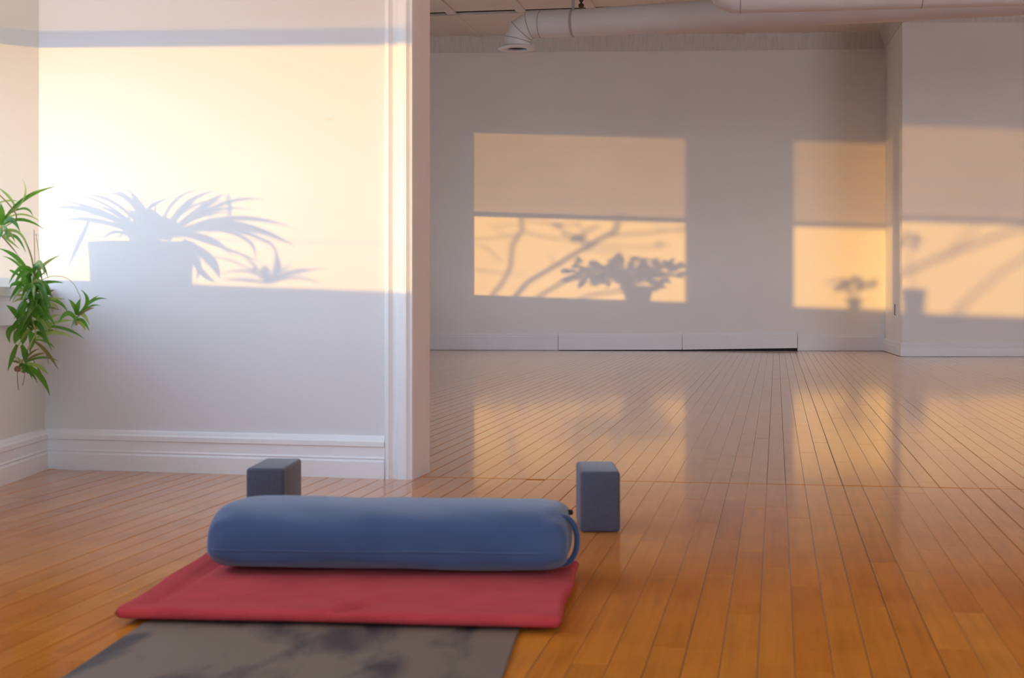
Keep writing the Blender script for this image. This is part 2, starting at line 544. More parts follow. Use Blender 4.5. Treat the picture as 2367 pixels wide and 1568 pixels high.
# door casing with a fluted face
CW = 0.090
CAS = [(0, 0), (0, 0.012), (0.004, 0.016), (0.014, 0.017), (0.018, 0.013), (0.026, 0.006), (0.034, 0.006), (0.041, 0.012), (0.045, 0.018),
       (0.068, 0.021), (0.074, 0.021), (0.080, 0.015), (0.084, 0.012), (0.090, 0.010), (0.090, 0.0)]
bm = bmesh.new()
outl = [pl(PW - CW + a, -d) for a, d in CAS]
prism(bm, outl, -0.02, 2.5)
tag(obj('trim_2', bm, M['trim']), kind='structure')
bm = bmesh.new()
q0, q1 = pl(0.0, 0), pl(PW - CW, 0)
sweep(bm, SK_PROF, q0, q1, (-nn_.x, -nn_.y), 0.012, 0.0)
tag(obj('baseboard_front', bm, M['trim']), kind='structure')

# far wall, jog and its cornice
bm = bmesh.new()
e0 = FA - fu * 0.75
prism(bm, [e0, FB, FB - fn * 0.2, e0 - fn * 0.2], -0.06, 3.6)
tag(obj('wall_back', bm, M['wall']), 'far white wall of the empty studio', kind='structure')
ru = (RC - FB).normalized()
bm = bmesh.new()
prism(bm, [FB, RC, (8.2, 14.78), (8.2, 16.6), FB - fn * 0.2], -0.06, 3.6)
tag(obj('wall_jog', bm, M['wall']), 'white wall that juts out at the right of the studio', kind='structure')
# cornice: plaster cove with narrow beads, in front of the wall
COVE = [(0, 3.265), (0.012, 3.262), (0.016, 3.275), (0.018, 3.30), (0.03, 3.36), (0.06, 3.42), (0.075, 3.46), (0, 3.46)]
bm = bmesh.new()
sweep(bm, COVE, e0, FB, fn)
rn = Vector((ru.y, -ru.x))
if rn.x > 0: rn = -rn
sweep(bm, COVE, FB, RC, rn)
sweep(bm, COVE, RC, (8.2, 14.78), (0, -1))
tag(obj('trim_3', bm, M['frieze']), kind='structure')

BB = [(0, 0.006), (0.016, 0.006), (0.016, 0.150), (0.012, 0.156), (0.012, 0.172), (0.006, 0.184), (0, 0.184)]


def on_far(px):
    q = far_pt(px, 810)
    return Vector((q.x, q.y))


for i, (xa, xb, la, lb) in enumerate(((800, 1289, 0.0, 0.0), (1291, 1576, 0.0, 0.006), (1577, 1842, 0.006, 0.026), (1844, 2060, 0.0, 0.0))):
    bm = bmesh.new()
    b_end = FB - fu * 0.01 if xb > 2045 else on_far(xb)
    sweep(bm, BB, on_far(xa), b_end, fn, 0, 0, la, lb)
    tag(obj('baseboard_back' if i == 0 else 'baseboard_back_%d' % (i + 1), bm, M['trim']), kind='structure')
bm = bmesh.new()                                      # dark strip painted in as the shade under the lifted baseboard
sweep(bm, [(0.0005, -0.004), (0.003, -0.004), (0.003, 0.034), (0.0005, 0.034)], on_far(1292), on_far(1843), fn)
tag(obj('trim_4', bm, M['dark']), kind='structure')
BB2 = [(0, 0.004), (0.018, 0.004), (0.018, 0.090), (0.013, 0.094), (0.015, 0.12), (0.008, 0.138), (0, 0.138)]
bm = bmesh.new()
sweep(bm, BB2, FB, RC, rn, 0, 0.012)
tag(obj('baseboard_jog', bm, M['trim']), kind='structure')
bm = bmesh.new()
sweep(bm, BB2, RC, (8.2, 14.78), (0, -1), 0.012, 0)
tag(obj('baseboard_right', bm, M['trim']), kind='structure')

# other walls of the two rooms
bm = bmesh.new()
box(bm, 8.0, 8.2, 3.4, 16.6, -0.06, 3.6)
tag(obj('wall_right', bm, M['wall']), kind='structure')
bm = bmesh.new()
box(bm, 4.2, 4.4, -2.6, 4.2, -0.06, 3.6)
tag(obj('wall_right_front', bm, M['wall']), kind='structure')
bm = bmesh.new()
FILL_WIN = [(-1.2, 0.9), (1.5, 3.6)]  # unseen windows added to bring sky fill from behind the camera
box(bm, OX, 4.4, -2.8, -2.6, -0.06, 0.6)
box(bm, OX, 4.4, -2.8, -2.6, 2.6, 3.6)
bx_ = [OX, -1.2, 0.9, 1.5, 3.6, 4.4]
for i in range(0, 6, 2):
    box(bm, bx_[i], bx_[i + 1], -2.8, -2.6, 0.6, 2.6)
tag(obj('wall_behind', bm, M['wall']), kind='structure')

# ceilings
bm = bmesh.new()
box(bm, OX, 4.4, -2.8, 5.2, TOPZ, TOPZ + 0.15)
tag(obj('ceiling_front', bm, M['ceil']), kind='structure')
bm = bmesh.new()
box(bm, OX, 8.2, 3.4, 17.2, TOPZ + 0.03, TOPZ + 0.15)
ceil_b = tag(obj('ceiling_back', bm, M['ceil']), kind='structure')
bd = Vector((SB, CB)); bt = Vector((CB, -SB))        # along / across the boards


def st(s, t):
    q = bd * s + bt * t
    return (q.x, q.y)


for i, (s0, s1, dz) in enumerate(((12.0, 14.86, 0.006), (15.0, 17.3, 0.0))):       # ceiling sheets with the open joint
    for k, (t0, t1) in enumerate(((-4.6, -3.92), (-3.915, -3.215), (-3.21, -2.51), (-2.505, -1.805), (-1.80, -1.10), (-1.095, -0.395), (-0.39, 0.31), (0.315, 1.7), (1.705, 4.2))):
        bm = bmesh.new()
        j = random.uniform(0, 0.004)
        prism(bm, [st(s0, t0), st(s1, t0), st(s1, t1), st(s0, t1)], TOPZ - 0.012 + dz + j, TOPZ + 0.03)
        obj('ceiling_panel', bm, M['ceil'], ceil_b)
bm = bmesh.new()
prism(bm, [st(14.8, -4.6), st(15.05, -4.6), st(15.05, 4.2), st(14.8, 4.2)], TOPZ + 0.012, TOPZ + 0.029)
obj('joint_gap', bm, M['dark'], ceil_b)  # dark strip stands in for the shade inside the open joint
for k, t0 in enumerate((-3.918, -3.213, -2.508, -1.803, -1.098, -0.393, 0.312)):
    for s0, s1 in ((12.0, 14.90), (14.96, 17.2)):
        bm = bmesh.new()
        prism(bm, [st(s0, t0 - 0.045), st(s1, t0 - 0.045), st(s1, t0 + 0.045), st(s0, t0 + 0.045)], TOPZ - 0.022, TOPZ - 0.004)
        obj('batten', bm, M['ceil'], ceil_b)

# ------------------------------------------------------------------ floors of narrow strips
PITCH = 0.0572
LENS = (0.45, 0.7, 0.95, 1.2, 1.55)
S_JOINT = 4.705


def project(x, y):
    if y < 0.3: return None
    return (CX + x / y * F, HY + H / y * F)


def plank_verts(L_, w):
    c = 0.0009
    h = -0.012
    return [(-w / 2, 0, h), (w / 2, 0, h), (w / 2, L_, h), (-w / 2, L_, h),
            (-w / 2, 0, -c), (w / 2, 0, -c), (w / 2, L_, -c), (-w / 2, L_, -c),
            (-w / 2 + c, c, 0), (w / 2 - c, c, 0), (w / 2 - c, L_ - c, 0), (-w / 2 + c, L_ - c, 0)]


PF = [(0, 1, 5, 4), (1, 2, 6, 5), (2, 3, 7, 6), (3, 0, 4, 7), (4, 5, 9, 8), (5, 6, 10, 9), (6, 7, 11, 10), (7, 4, 8, 11), (8, 9, 10, 11)]
WIDS = (0.0568, 0.0561, 0.0552)
PM = {}
for li, L_ in enumerate(LENS):
    for wi, w in enumerate(WIDS):
        me = bpy.data.meshes.new('plank')
        me.from_pydata(plank_verts(L_, w), [], PF)
        me.materials.append(M['plank'])
        PM[li, wi] = me


def lay_floor(name, label, srange, t0, t1, seed, sub_outline):
    rnd = random.Random(seed)
    bm = bmesh.new()
    prism(bm, sub_outline, -0.05, -0.010)
    root = tag(obj(name, bm, M['subfloor']), label, kind='structure')
    planks = []
    for k in range(int(t0 / PITCH), int(t1 / PITCH) + 1):
        t = k * PITCH
        sa, sb = srange(t)
        if sb - sa < 0.1: continue
        wi = rnd.choice((0, 0, 1, 1, 2))
        s = sa - rnd.uniform(0, 1.0)
        while s < sb:
            li = rnd.choice((0, 1, 1, 2, 2, 3, 3, 4))
            a, b_ = max(s, sa), min(s + LENS[li] - 0.0012, sb)
            s += LENS[li]
            if b_ - a < 0.03: continue
            tone = min(1, max(0, rnd.gauss(0.5, 0.15)))
            pts = [project(*st(q, t + d)) for q, d in ((a, -.028), (a, .028), (b_, .028), (b_, -.028))]
            area = 0
            if all(pts):
                cl = [(min(max(x, 0), 2367), min(max(y, 0), 1568)) for x, y in pts]
                area = abs(sum(cl[i][0] * cl[(i + 1) % 4][1] - cl[(i + 1) % 4][0] * cl[i][1] for i in range(4))) / 2
            planks.append((area, t, a, b_, li, wi, tone, rnd.uniform(-0.0003, 0.0003), rnd.uniform(-0.0012, 0.0012)))
    planks.sort(key=lambda p: -p[0])
    for (ar, t, a, b_, li, wi, tone, dz, tilt) in planks[:300]:
        o = bpy.data.objects.new('plank', PM[li, wi])
        x, y = st(a, t)
        o.location = (x, y, dz)
        o.rotation_euler = (0, tilt, -BOARD)
        o.scale = (1, (b_ - a) / LENS[li], 1)
        o.color = (tone, tone, tone, 1)
        o.parent = root
        COL.objects.link(o)
    V, FC, T = [], [], []
    for (ar, t, a, b_, li, wi, tone, dz, tilt) in planks[300:]:
        base = len(V)
        for (x, y, z) in plank_verts(b_ - a, WIDS[wi]):
            q = st(a + y, t + x)
            V.append((q[0], q[1], z + dz - x * tilt))
        FC += [tuple(i + base for i in f) for f in PF]
        T += [tone] * len(PF)
    me = bpy.data.meshes.new('planks')
    me.from_pydata(V, [], FC)
    at = me.attributes.new('tone', 'FLOAT', 'FACE')
    at.data.foreach_set('value', T)
    o = link_mesh('planks', me, M['planks'], root)
    tag(o, kind='stuff')
    return root


def near_range(t):
    a = max(-0.4, (LX - 0.05 - t * CB) / SB)
    b_ = min(S_JOINT, (4.3 - t * CB) / SB)
    return a, b_


def far_range(t):
    a = max(S_JOINT + 0.013, (LX - 0.05 - t * CB) / SB)
    b_ = min((16.75 + t * SB) / CB, (8.1 - t * CB) / SB)
    return a, b_


lay_floor('floor_front', 'varnished narrow strip floor in the front room', near_range, -2.6, 4.0, 3,
          [(OX, -2.8), (4.4, -2.8), (4.4, 3.9)] + [st(S_JOINT + 0.003, 3.6), st(S_JOINT + 0.003, -2.85)])
lay_floor('floor_back', 'varnished narrow strip floor in the back studio', far_range, -4.8, 6.2, 5,
          [st(S_JOINT + 0.004, -2.85), st(S_JOINT + 0.004, 7.2), (8.2, 16.9), (OX, 17.2)])
# rows of strips in the part of the front room behind the camera are one plain board field
bm = bmesh.new()
box(bm, OX + 0.1, 4.3, -2.7, -0.45, -0.02, -0.001)
tag(obj('floor_behind', bm, M['planks']), kind='structure')

# ------------------------------------------------------------------ windows with roller shades
SHADES = []
for i, (y0, y1, zb, zh, zt) in enumerate(WIN):
    fr_ = tag(empty('window_%d' % (i + 1), (GX, (y0 + y1) / 2, SILL)), kind='structure')
    inv = Matrix.Translation((-GX, -(y0 + y1) / 2, -SILL))

    def part(name, fn_, mat, par=fr_, inv=inv):
        b_ = bmesh.new(); fn_(b_); b_.transform(inv)
        return obj(name, b_, mat, par)
    part('window_frame', lambda b_: (box(b_, GX - 0.03, GX + 0.03, y0 - 0.03, y0, SILL - 0.03, zt + 0.06), box(b_, GX - 0.03, GX + 0.03, y1, y1 + 0.03, SILL - 0.03, zt + 0.06),
                                     box(b_, GX - 0.03, GX + 0.03, y0, y1, SILL - 0.03, zb), box(b_, GX - 0.03, GX + 0.03, y0, y1, zt, 2.52)), M['trim'])
    if i == 2:
        part('mullion', lambda b_: box(b_, GX - 0.04, GX + 0.04, W3Y1 + 0.03, W2Y0 - 0.03, SILL - 0.03, 2.52), M['trim'])
    part('window_pane', lambda b_: box(b_, GX - 0.004, GX + 0.0, y0 - 0.001, y1 + 0.001, zb - 0.001, zt + 0.001), M['glass'])
    part('window_sill', lambda b_: box(b_, GX + 0.03, LX + 0.03, y0 - (0.03 if i in (2, 3) else 0.06), NW0.y - 0.02 if i == 1 else (W2Y0 - 0.0305 if i == 2 else y1 + 0.06), SILL - 0.028, SILL), M['trim'])
    part('window_apron', lambda b_: box(b_, LX - 0.001, LX + 0.016, y0 - 0.02, 5.06 if i == 1 else y1 + 0.02, SILL - 0.118, SILL - 0.028), M['trim'])
    if i == 1:
        part('guard_wire', lambda b_: tube(b_, [(GX + 0.05, y0, 0.795), (GX + 0.05, y1, 0.795)], 0.0014, 6), M['seam'])  # unseen thin bar added to cast a fine shadow line on the partition
    # roller shade
    names = ['roller shade on the window nearest behind the viewpoint', 'roller shade on the front window above the trailing spider plant',
             'roller shade on the studio window next to the partition', 'roller shade on the middle studio window', 'roller shade on the wide studio window nearest the far wall']
    sh = tag(empty('roller_shade', (GX + 0.055, (y0 + y1) / 2, zh)), names[i], 'shade', 'half-drawn roller shades')
    inv2 = Matrix.Translation((-GX - 0.055, -(y0 + y1) / 2, -zh))
    sx = GX + 0.055
    part('shade_cloth', lambda b_: box(b_, sx - 0.0006, sx, y0 - 0.02, y1 + 0.02, zh + 0.03, zt + 0.03), M['shade'], sh, inv2)
    part('hem_bar', lambda b_: box(b_, sx - 0.006, sx + 0.006, y0 - 0.02, y1 + 0.02, zh, zh + 0.055), M['trim'], sh, inv2)
    part('roller_tube', lambda b_: tube(b_, [(sx, y0 - 0.02, zt + 0.03), (sx, y1 + 0.02, zt + 0.03)], 0.019, 12), M['trim'], sh, inv2)
    portal('daylight_portal', (OX - 0.02, (y0 + y1) / 2, (zb + zt) / 2), (0, R(-90), 0), zt - zb + 0.1, y1 - y0 + 0.1)
for i, (x0, x1) in enumerate(FILL_WIN):
    fr_ = tag(empty('window_%d' % (len(WIN) + i + 1), ((x0 + x1) / 2, -2.7, 0.6)), kind='structure')
    inv = Matrix.Translation((-(x0 + x1) / 2, 2.7, -0.6))
    for nm, bs, mt in (('window_frame', [(x0, x0 + 0.05, -2.74, -2.52, 0.6, 2.6), (x1 - 0.05, x1, -2.74, -2.52, 0.6, 2.6), (x0 + 0.05, x1 - 0.05, -2.74, -2.52, 0.6, 0.65), (x0 + 0.05, x1 - 0.05, -2.74, -2.52, 2.55, 2.6)], M['trim']),
                       ('window_pane', [(x0 + 0.049, x1 - 0.049, -2.704, -2.70, 0.649, 2.551)], M['glass'])):
        b_ = bmesh.new()
        for q in bs: box(b_, *q)
        b_.transform(inv)
        obj(nm, b_, mt, fr_)
    portal('daylight_portal', ((x0 + x1) / 2, -2.82, 1.6), (R(90), 0, R(180)), x1 - x0, 2.0)

# ------------------------------------------------------------------ yoga props
YAW = R(-4.5)


def rounded_block(name, loc, rz, sx, sy, sz, r, label):
    bm = bmesh.new()
    box(bm, -sx / 2, sx / 2, -sy / 2, sy / 2, 0, sz)
    bmesh.ops.bevel(bm, geom=bm.edges[:], offset=r, segments=4, profile=0.5, affect='EDGES')
    o = obj(name, bm, M['block'], None, True)
    o.location = loc
    o.rotation_euler = (0, 0, rz)
    tag(o, label, 'yoga block', 'charcoal foam yoga blocks')
    return o


rounded_block('yoga_block', (0.2145, 3.80, 0.0006), R(0.0), 0.098, 0.235, 0.148, 0.009, 'charcoal foam yoga block standing alone on the floor right of the bolster')
rounded_block('yoga_block', (-0.6075, 3.875, 0.0006), R(-2.5), 0.096, 0.24, 0.148, 0.009, 'charcoal foam yoga block half hidden behind the left end of the bolster')

# mat
mz = 0.005
bm = bmesh.new()
box(bm, -0.327, 0.327, -1.15, 0.62, 0.0, mz)
bmesh.ops.bevel(bm, geom=[e for e in bm.edges if abs(e.verts[0].co.z - e.verts[1].co.z) > 0.001], offset=0.02, segments=4, affect='EDGES')
bmesh.ops.bevel(bm, geom=[e for e in bm.edges if e.verts[0].co.z > 0.004 and e.verts[1].co.z > 0.004], offset=0.0015, segments=1, affect='EDGES')
mat = obj('yoga_mat', bm, M['mat'])
mat.location = (-0.3295, 2.42, 0.0008)
mat.rotation_euler = (0, 0, YAW)
tag(mat, 'dark scuffed rubber yoga mat lying on the wooden floor', 'yoga mat')


# folded blanket: two stacked folds, each a soft slab with rounded edges
def soft_slab(corners, z0, T, nu_=64, nv_=44, r=0.014, wr=0.0015, seed=0, crease=True):
    """corners FL, FR, BR, BL in plan; pillow with boundary at mid height"""
    FL, FR, BR, BL = [Vector(c) for c in corners]
    Wd, Dp = (FR - FL).length, (BL - FL).length
    rnd = random.Random(seed)
    ph = [rnd.uniform(0, 6.28) for _ in range(12)]

    def pos(u, v):
        p = FL.lerp(FR, u).lerp(BL.lerp(BR, u), v)
        return p
    us = [0.5 - 0.5 * math.cos(math.pi * (i / nu_)) if False else i / nu_ for i in range(nu_ + 1)]
    # denser rows near the edges
    def dens(n, size):
        e = [0, 0.1, 0.25, 0.45, 0.7, 1.0]
        a = [x * r * 1.1 / size for x in e]
        mid = [a[-1] + (1 - 2 * a[-1]) * i / (n - 10) for i in range(1, n - 10)]
        return a + mid + [1 - x for x in reversed(a)]
    us, vs = dens(nu_, Wd), dens(nv_, Dp)
    bm = bmesh.new()
    top, bot = [], []
    for v in vs:
        rt, rb = [], []
        for u in us:
            eu = min(u, 1 - u) * Wd
            ev = min(v, 1 - v) * Dp
            e = min(eu, ev)
            if eu < r and ev < r:
                e = max(0.0, r - math.hypot(r - eu, r - ev))
            f = math.sqrt(max(0, 1 - (1 - min(e / r, 1)) ** 2))
            p = pos(u, v)
            x, y = u * Wd, v * Dp
            p = p + (FR - FL).normalized() * (0.0025 * math.sin(11 * v + ph[0]) * (1 if u > 0.5 else -1) * (abs(u - 0.5) * 2) ** 6)
            p = p + (FL - BL).normalized() * (0.003 * math.sin(9 * u + ph[1]) * (1 - v) ** 8)
            hgt = wr * (math.sin(7 * x + 5 * y + ph[2]) + 0.7 * math.sin(17 * x - 9 * y + ph[3]) + 0.5 * math.sin(5 * x + 23 * y + ph[4]))
            if crease:
                # wrinkle running in from the middle of the front fold and a hem roll along the left edge
                dl = (x - 0.405) - 0.45 * (y - 0.03)
                hgt += -0.0110 * math.exp(-(dl / 0.012) ** 2) * math.exp(-((y - 0.05) / 0.07) ** 2) + 0.006 * math.exp(-((dl + 0.026) / 0.016) ** 2) * math.exp(-((y - 0.06) / 0.08) ** 2)
                hgt += -0.0120 * math.exp(-((x - 0.045 - 0.03 * y) / 0.012) ** 2) * min(1, y / 0.10)
                hgt += -0.0030 * math.exp(-((y - 0.085 - 0.02 * math.sin(4 * x)) / 0.03) ** 2)
            zt = z0 + T / 2 + T / 2 * f + hgt * min(1, e / r)
            rt.append(bm.verts.new((p.x, p.y, zt)))
            rb.append(rt[-1] if e <= 1e-7 else bm.verts.new((p.x, p.y, z0 + T / 2 - T / 2 * f)))
        top.append(rt); bot.append(rb)
    for rows in (top, bot):
        for j in range(len(vs) - 1):
            for i in range(len(us) - 1):
                q = [rows[j][i], rows[j][i + 1], rows[j + 1][i + 1], rows[j + 1][i]]
                try: bm.faces.new(q)
                except ValueError: pass
    return bm


bl = tag(empty('folded_blanket', (0, 0, 0)), 'red wool blanket folded flat beneath the blue bolster', 'blanket')
FL, FR = Vector((-0.692, 2.640)), Vector((0.081, 2.560))
BLk, BRk = Vector((-0.655, 3.230)), Vector((0.140, 3.130))
bm = soft_slab((FL + Vector((0.022, 0.030)), FR + Vector((-0.006, 0.026)), BRk + Vector((-0.01, -0.01)), BLk + Vector((0.012, -0.01))), 0.0062, 0.008, r=0.004, wr=0.0, seed=2, crease=False)
obj('lower_fold', bm, M['blanket'], bl, True)
bm = soft_slab((FL, FR, BRk, BLk), 0.0100, 0.0210, r=0.0125, wr=0.0008, seed=4)
obj('upper_fold', bm, M['blanket'], bl, True)

# bolster
bo = tag(empty('bolster', (-0.238, 3.065, 0.0350), R(-3.6)), 'long blue cotton bolster cushion resting on the red blanket', 'bolster')
LB, DB, HB = 0.706, 0.285, 0.114


def bol(u, a, grow=0.0):
    """u -1..1 along the length, a angle round the section"""
    rr_ = 0.080
    e = (1 - abs(u)) * LB / 2
    k = 1.0 if e > rr_ else (1 - (1 - e / rr_) ** 2.6) ** (1 / 2.6)
    k = max(k, 0.0)
    ca, sa = math.cos(a), math.sin(a)
    ex = 2 / 3.6
    y = math.copysign(abs(ca) ** ex, ca) * DB / 2
    z = math.copysign(abs(sa) ** ex, sa)
    if z > 0:
        z = z * (0.5 * HB + 0.014 * (1 - (y / (DB / 2)) ** 2))
    else:
        z = z * HB * 0.5
    x = u * LB / 2
    wob = 0.0016 * math.sin(9 * x + 3 * a) + 0.0012 * math.sin(21 * x - 5 * a) + 0.0014 * math.sin(34 * x + a) * max(0, sa) * math.exp(-((x - 0.02) / 0.13) ** 2)
    # gathered dimples where the end panels are sewn in
    wob += 0.003 * math.sin(8 * a) * math.exp(-((abs(u) - 0.93) / 0.05) ** 2)
    ky = 0.80 + 0.20 * k
    kz = 0.50 + 0.50 * k
    s = 1 + (wob + grow) / 0.1
    y *= ky * s if k < 1 else s
    z *= kz * s if k < 1 else s
    return Vector((x, y, max(z, -HB / 2) + HB / 2))


bm = bmesh.new()
NU, NA = 72, 48
us = []
for i in range(NU + 1):
    q = -1 + 2 * i / NU
    us.append(math.copysign(1 - (1 - abs(q)) ** 1.45, q))
rings = [[bm.verts.new(bol(u, 2 * math.pi * k / NA)) for k in range(NA)] for u in us]
for a, b_ in zip(rings, rings[1:]):
    for k in range(NA):
        bm.faces.new((a[k], a[(k + 1) % NA], b_[(k + 1) % NA], b_[k]))
for ring, sgn in ((rings[0], -1), (rings[-1], 1)):
    c = Vector((0, 0, 0))
    for v in ring: c += v.co
    c /= NA
    inner = [bm.verts.new(c + (v.co - c) * 0.55 + Vector((sgn * 0.006, 0, 0))) for v in ring]
    for k in range(NA):
        bm.faces.new((ring[k], ring[(k + 1) % NA], inner[(k + 1) % NA], inner[k]))
    bm.faces.new(inner)
obj('bolster_body', bm, M['bolster'], bo, True)
# welted seam round the side
for side, a0 in (('front', R(180 + 3.5)), ('back', R(-3.5))):
    bm = bmesh.new()
    tube(bm, [bol(u, a0, 0.0002) for u in us[4:-4]], 0.0016, 6)
    obj('seam_welt', bm, M['bolster'], bo, True)
# carrying strap on the right end
bm = bmesh.new()
hp = []
xe = LB / 2
for t in range(17):
    a = -0.5 * math.pi + math.pi * t / 16
    hp.append(Vector((xe - 0.016 + 0.034 * math.cos(a) ** 0.8 if math.cos(a) > 1e-6 else xe - 0.016, -0.072 + 0.004 * math.sin(a), 0.060 + 0.046 * math.sin(a))))
hp = [hp[0] + Vector((-0.03, 0, -0.006))] + hp + [hp[-1] + Vector((-0.035, 0, 0.005))]
tube(bm, hp, 0.0060, 10, True, 2.1)
obj('carry_strap', bm, M['strap'], bo, True)
bm = bmesh.new()
box(bm, xe - 0.010, xe + 0.008, 0.02, 0.034, 0.096, 0.106)
bmesh.ops.bevel(bm, geom=bm.edges[:], offset=0.002, segments=2, affect='EDGES')
obj('zip_tab', bm, M['dark'], bo)

# ------------------------------------------------------------------ ducts under the studio ceiling
def ring_pts(c, t, r, up, n=28):
    t = t.normalized()
    u = (up - t * up.dot(t)).normalized()
    w = t.cross(u)
    return [c + (u * math.cos(2 * math.pi * k / n) + w * math.sin(2 * math.pi * k / n)) * r for k in range(n)]


def duct(name, label, path, radii, flange=None, seams=()):
    root = tag(empty(name, path[0]), label, 'duct', 'white ventilation ducts')
    base = Vector(path[0])
    pth = [Vector(p) - base for p in path]
    axis = None
    n = 28
    dirs = [(b_ - a).normalized() for a, b_ in zip(pth, pth[1:])]
    # carry one frame along the path, project onto mitre planes
    up = dirs[0].cross(dirs[1]) if dirs[0].cross(dirs[1]).length > 1e-5 else dirs[0].cross(dirs[2])
    up = up.normalized()
    prev = None
    for i, d in enumerate(dirs):
        u = up
        w = d.cross(u).normalized()
        ends = []
        for j, c in ((i, pth[i]), (i + 1, pth[i + 1])):
            nrm = d
            if 0 < j < len(pth) - 1:
                nrm = (dirs[j - 1] + dirs[j]).normalized()
            rr_ = radii[j]
            pts = []
            for k in range(n):
                q = c + (u * math.cos(2 * math.pi * k / n) + w * math.sin(2 * math.pi * k / n)) * rr_
                q = q - d * ((q - c).dot(nrm) / d.dot(nrm))
                pts.append(q)
            ends.append(pts)
        bm = bmesh.new()
        A = [bm.verts.new(q) for q in ends[0]]
        B = [bm.verts.new(q) for q in ends[1]]
        for k in range(n):
            bm.faces.new((A[k], A[(k + 1) % n], B[(k + 1) % n], B[k]))
        obj('duct_section' if (pth[i + 1] - pth[i]).length > 0.4 else 'elbow_gore', bm, M['duct'], root, True)
        if i in seams:
            bm = bmesh.new()
            cl = [q + (q - pth[i]).normalized() * 0.001 for q in ends[0]]
            tube(bm, cl + [cl[0]], 0.0035, 6, False)
            obj('seam_ring', bm, M['seam'], root, True)
    return root, base


d1x = Vector((0.153, 13.0)); d1dir = (Vector((4.0, 11.8)) - d1x).normalized()
ZA = 2.915
vx, vy = 0.043, 13.03
def d1(s, z): return Vector((vx + d1dir.x * s, vy + d1dir.y * s, z))
path1 = [d1(0, 2.735), d1(0, 2.80), d1(0.040, 2.872), d1(0.115, ZA), d1(0.21, ZA), d1(0.50, ZA - 0.001), d1(1.65, ZA - 0.004), d1(7.5, ZA - 0.004)]
r1, base1 = duct('ventilation_duct', 'white round duct ending in a downturned elbow with open outlet', path1, [0.11, 0.11, 0.11, 0.11, 0.11, 0.114, 0.130, 0.132], seams=(1, 2, 3, 4, 5))
bm = bmesh.new()
c = path1[0] - base1
prof = [(0.088, -0.022), (0.160, -0.022), (0.166, -0.014), (0.150, -0.004), (0.115, 0.006), (0.111, 0.012), (0.104, 0.010), (0.088, -0.014)]
n = 32
rg = [[bm.verts.new((c.x + r_ * math.cos(2 * math.pi * k / n), c.y + r_ * math.sin(2 * math.pi * k / n), c.z + z)) for k in range(n)] for r_, z in prof]
for i in range(len(rg)):
    a, b_ = rg[i], rg[(i + 1) % len(rg)]
    for k in range(n): bm.faces.new((a[k], a[(k + 1) % n], b_[(k + 1) % n], b_[k]))
obj('outlet_flange', bm, M['duct'], r1, True)
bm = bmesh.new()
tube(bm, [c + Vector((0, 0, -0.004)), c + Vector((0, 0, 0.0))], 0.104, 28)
obj('outlet_throat', bm, M['dark'], r1)  # near-black disc standing for the shade inside the duct
# hanger strap
hs = d1(0.50, ZA) - base1
bm = bmesh.new()
ringp = []
for k in range(33):
    a = 2 * math.pi * k / 32
    s_ = Vector((-d1dir.y, d1dir.x, 0))
    ringp.append(hs + (s_ * math.cos(a) + Vector((0, 0, 1)) * math.sin(a)) * 0.1175)
for q0, q1 in zip(ringp, ringp[1:]):
    d3 = Vector((d1dir.x, d1dir.y, 0)) * 0.012
    bm.faces.new([bm.verts.new(v) for v in (q0 - d3, q1 - d3, q1 + d3, q0 + d3)])
d3 = Vector((d1dir.x, d1dir.y, 0)) * 0.012
tp = hs + Vector((0, 0, 0.117))
tq = Vector((tp.x, tp.y, TOPZ - 0.01 - base1.z))
e3 = Vector((-d1dir.y, d1dir.x, 0)) * 0.002
vv = [bm.verts.new(v) for v in (tp - d3 - e3, tp + d3 - e3, tq + d3 - e3, tq - d3 - e3, tp - d3 + e3, tp + d3 + e3, tq + d3 + e3, tq - d3 + e3)]
for f in ((0, 1, 2, 3), (7, 6, 5, 4), (0, 4, 5, 1), (1, 5, 6, 2), (2, 6, 7, 3), (3, 7, 4, 0)):
    bm.faces.new([vv[i] for i in f])
obj('hanger_strap', bm, M['seam'], r1)

e0_, e1_ = Vector((1.535, 11.0)), Vector((4.2, 10.6))
d2d = (e1_ - e0_).normalized()
def d2(s, z): return Vector((e0_.x + d2d.x * s, e0_.y + d2d.y * s, z))
Z2 = 2.752
path2 = [d2(0, TOPZ - 0.004), d2(0, Z2 + 0.075), d2(0.022, Z2 + 0.022), d2(0.075, Z2), d2(0.125, Z2), d2(1.4, Z2), d2(6.6, Z2)]
r2, base2 = duct('ventilation_duct', 'nearer white round duct that turns up into the ceiling at its end', path2, [0.108, 0.108, 0.108, 0.108, 0.112, 0.112, 0.112], seams=(4, 5))

# sprinkler drop behind the duct
bm = bmesh.new()
spx = P(1343.5, 18, 13.35)
lathe(bm, [(0.004, 0), (0.020, 0.001), (0.024, 0.012), (0.024, 0.028), (0.018, 0.036), (0.009, 0.040), (0.009, 0.050), (0.016, 0.056), (0.020, 0.064), (0.020, 0.074), (0.010, 0.078), (0.010, TOPZ - 0.012 - spx.z)], (0, 0, 0), 16)
sp = obj('sprinkler_head', bm, M['bronze'], None, True)
sp.location = spx
tag(sp, 'small dark bronze sprinkler head hanging from the ceiling behind the duct', 'sprinkler')

# short dark cable end on the side of the jog
q = FB.lerp(RC, 0.62)
qn = rn * 0.006
bm = bmesh.new()
zc = 0.40
tube(bm, [(q.x + qn.x, q.y + qn.y, zc + 0.11), (q.x + qn.x, q.y + qn.y, zc + 0.03), (q.x + qn.x * 1.4, q.y + qn.y, zc + 0.008), (q.x + qn.x * 2.2, q.y - 0.04, zc)], 0.0034, 6)
cb = obj('cable_stub', bm, M['dark'], None, True)
tag(cb, 'short dark cable end hanging on the side of the jutting wall', 'cable')

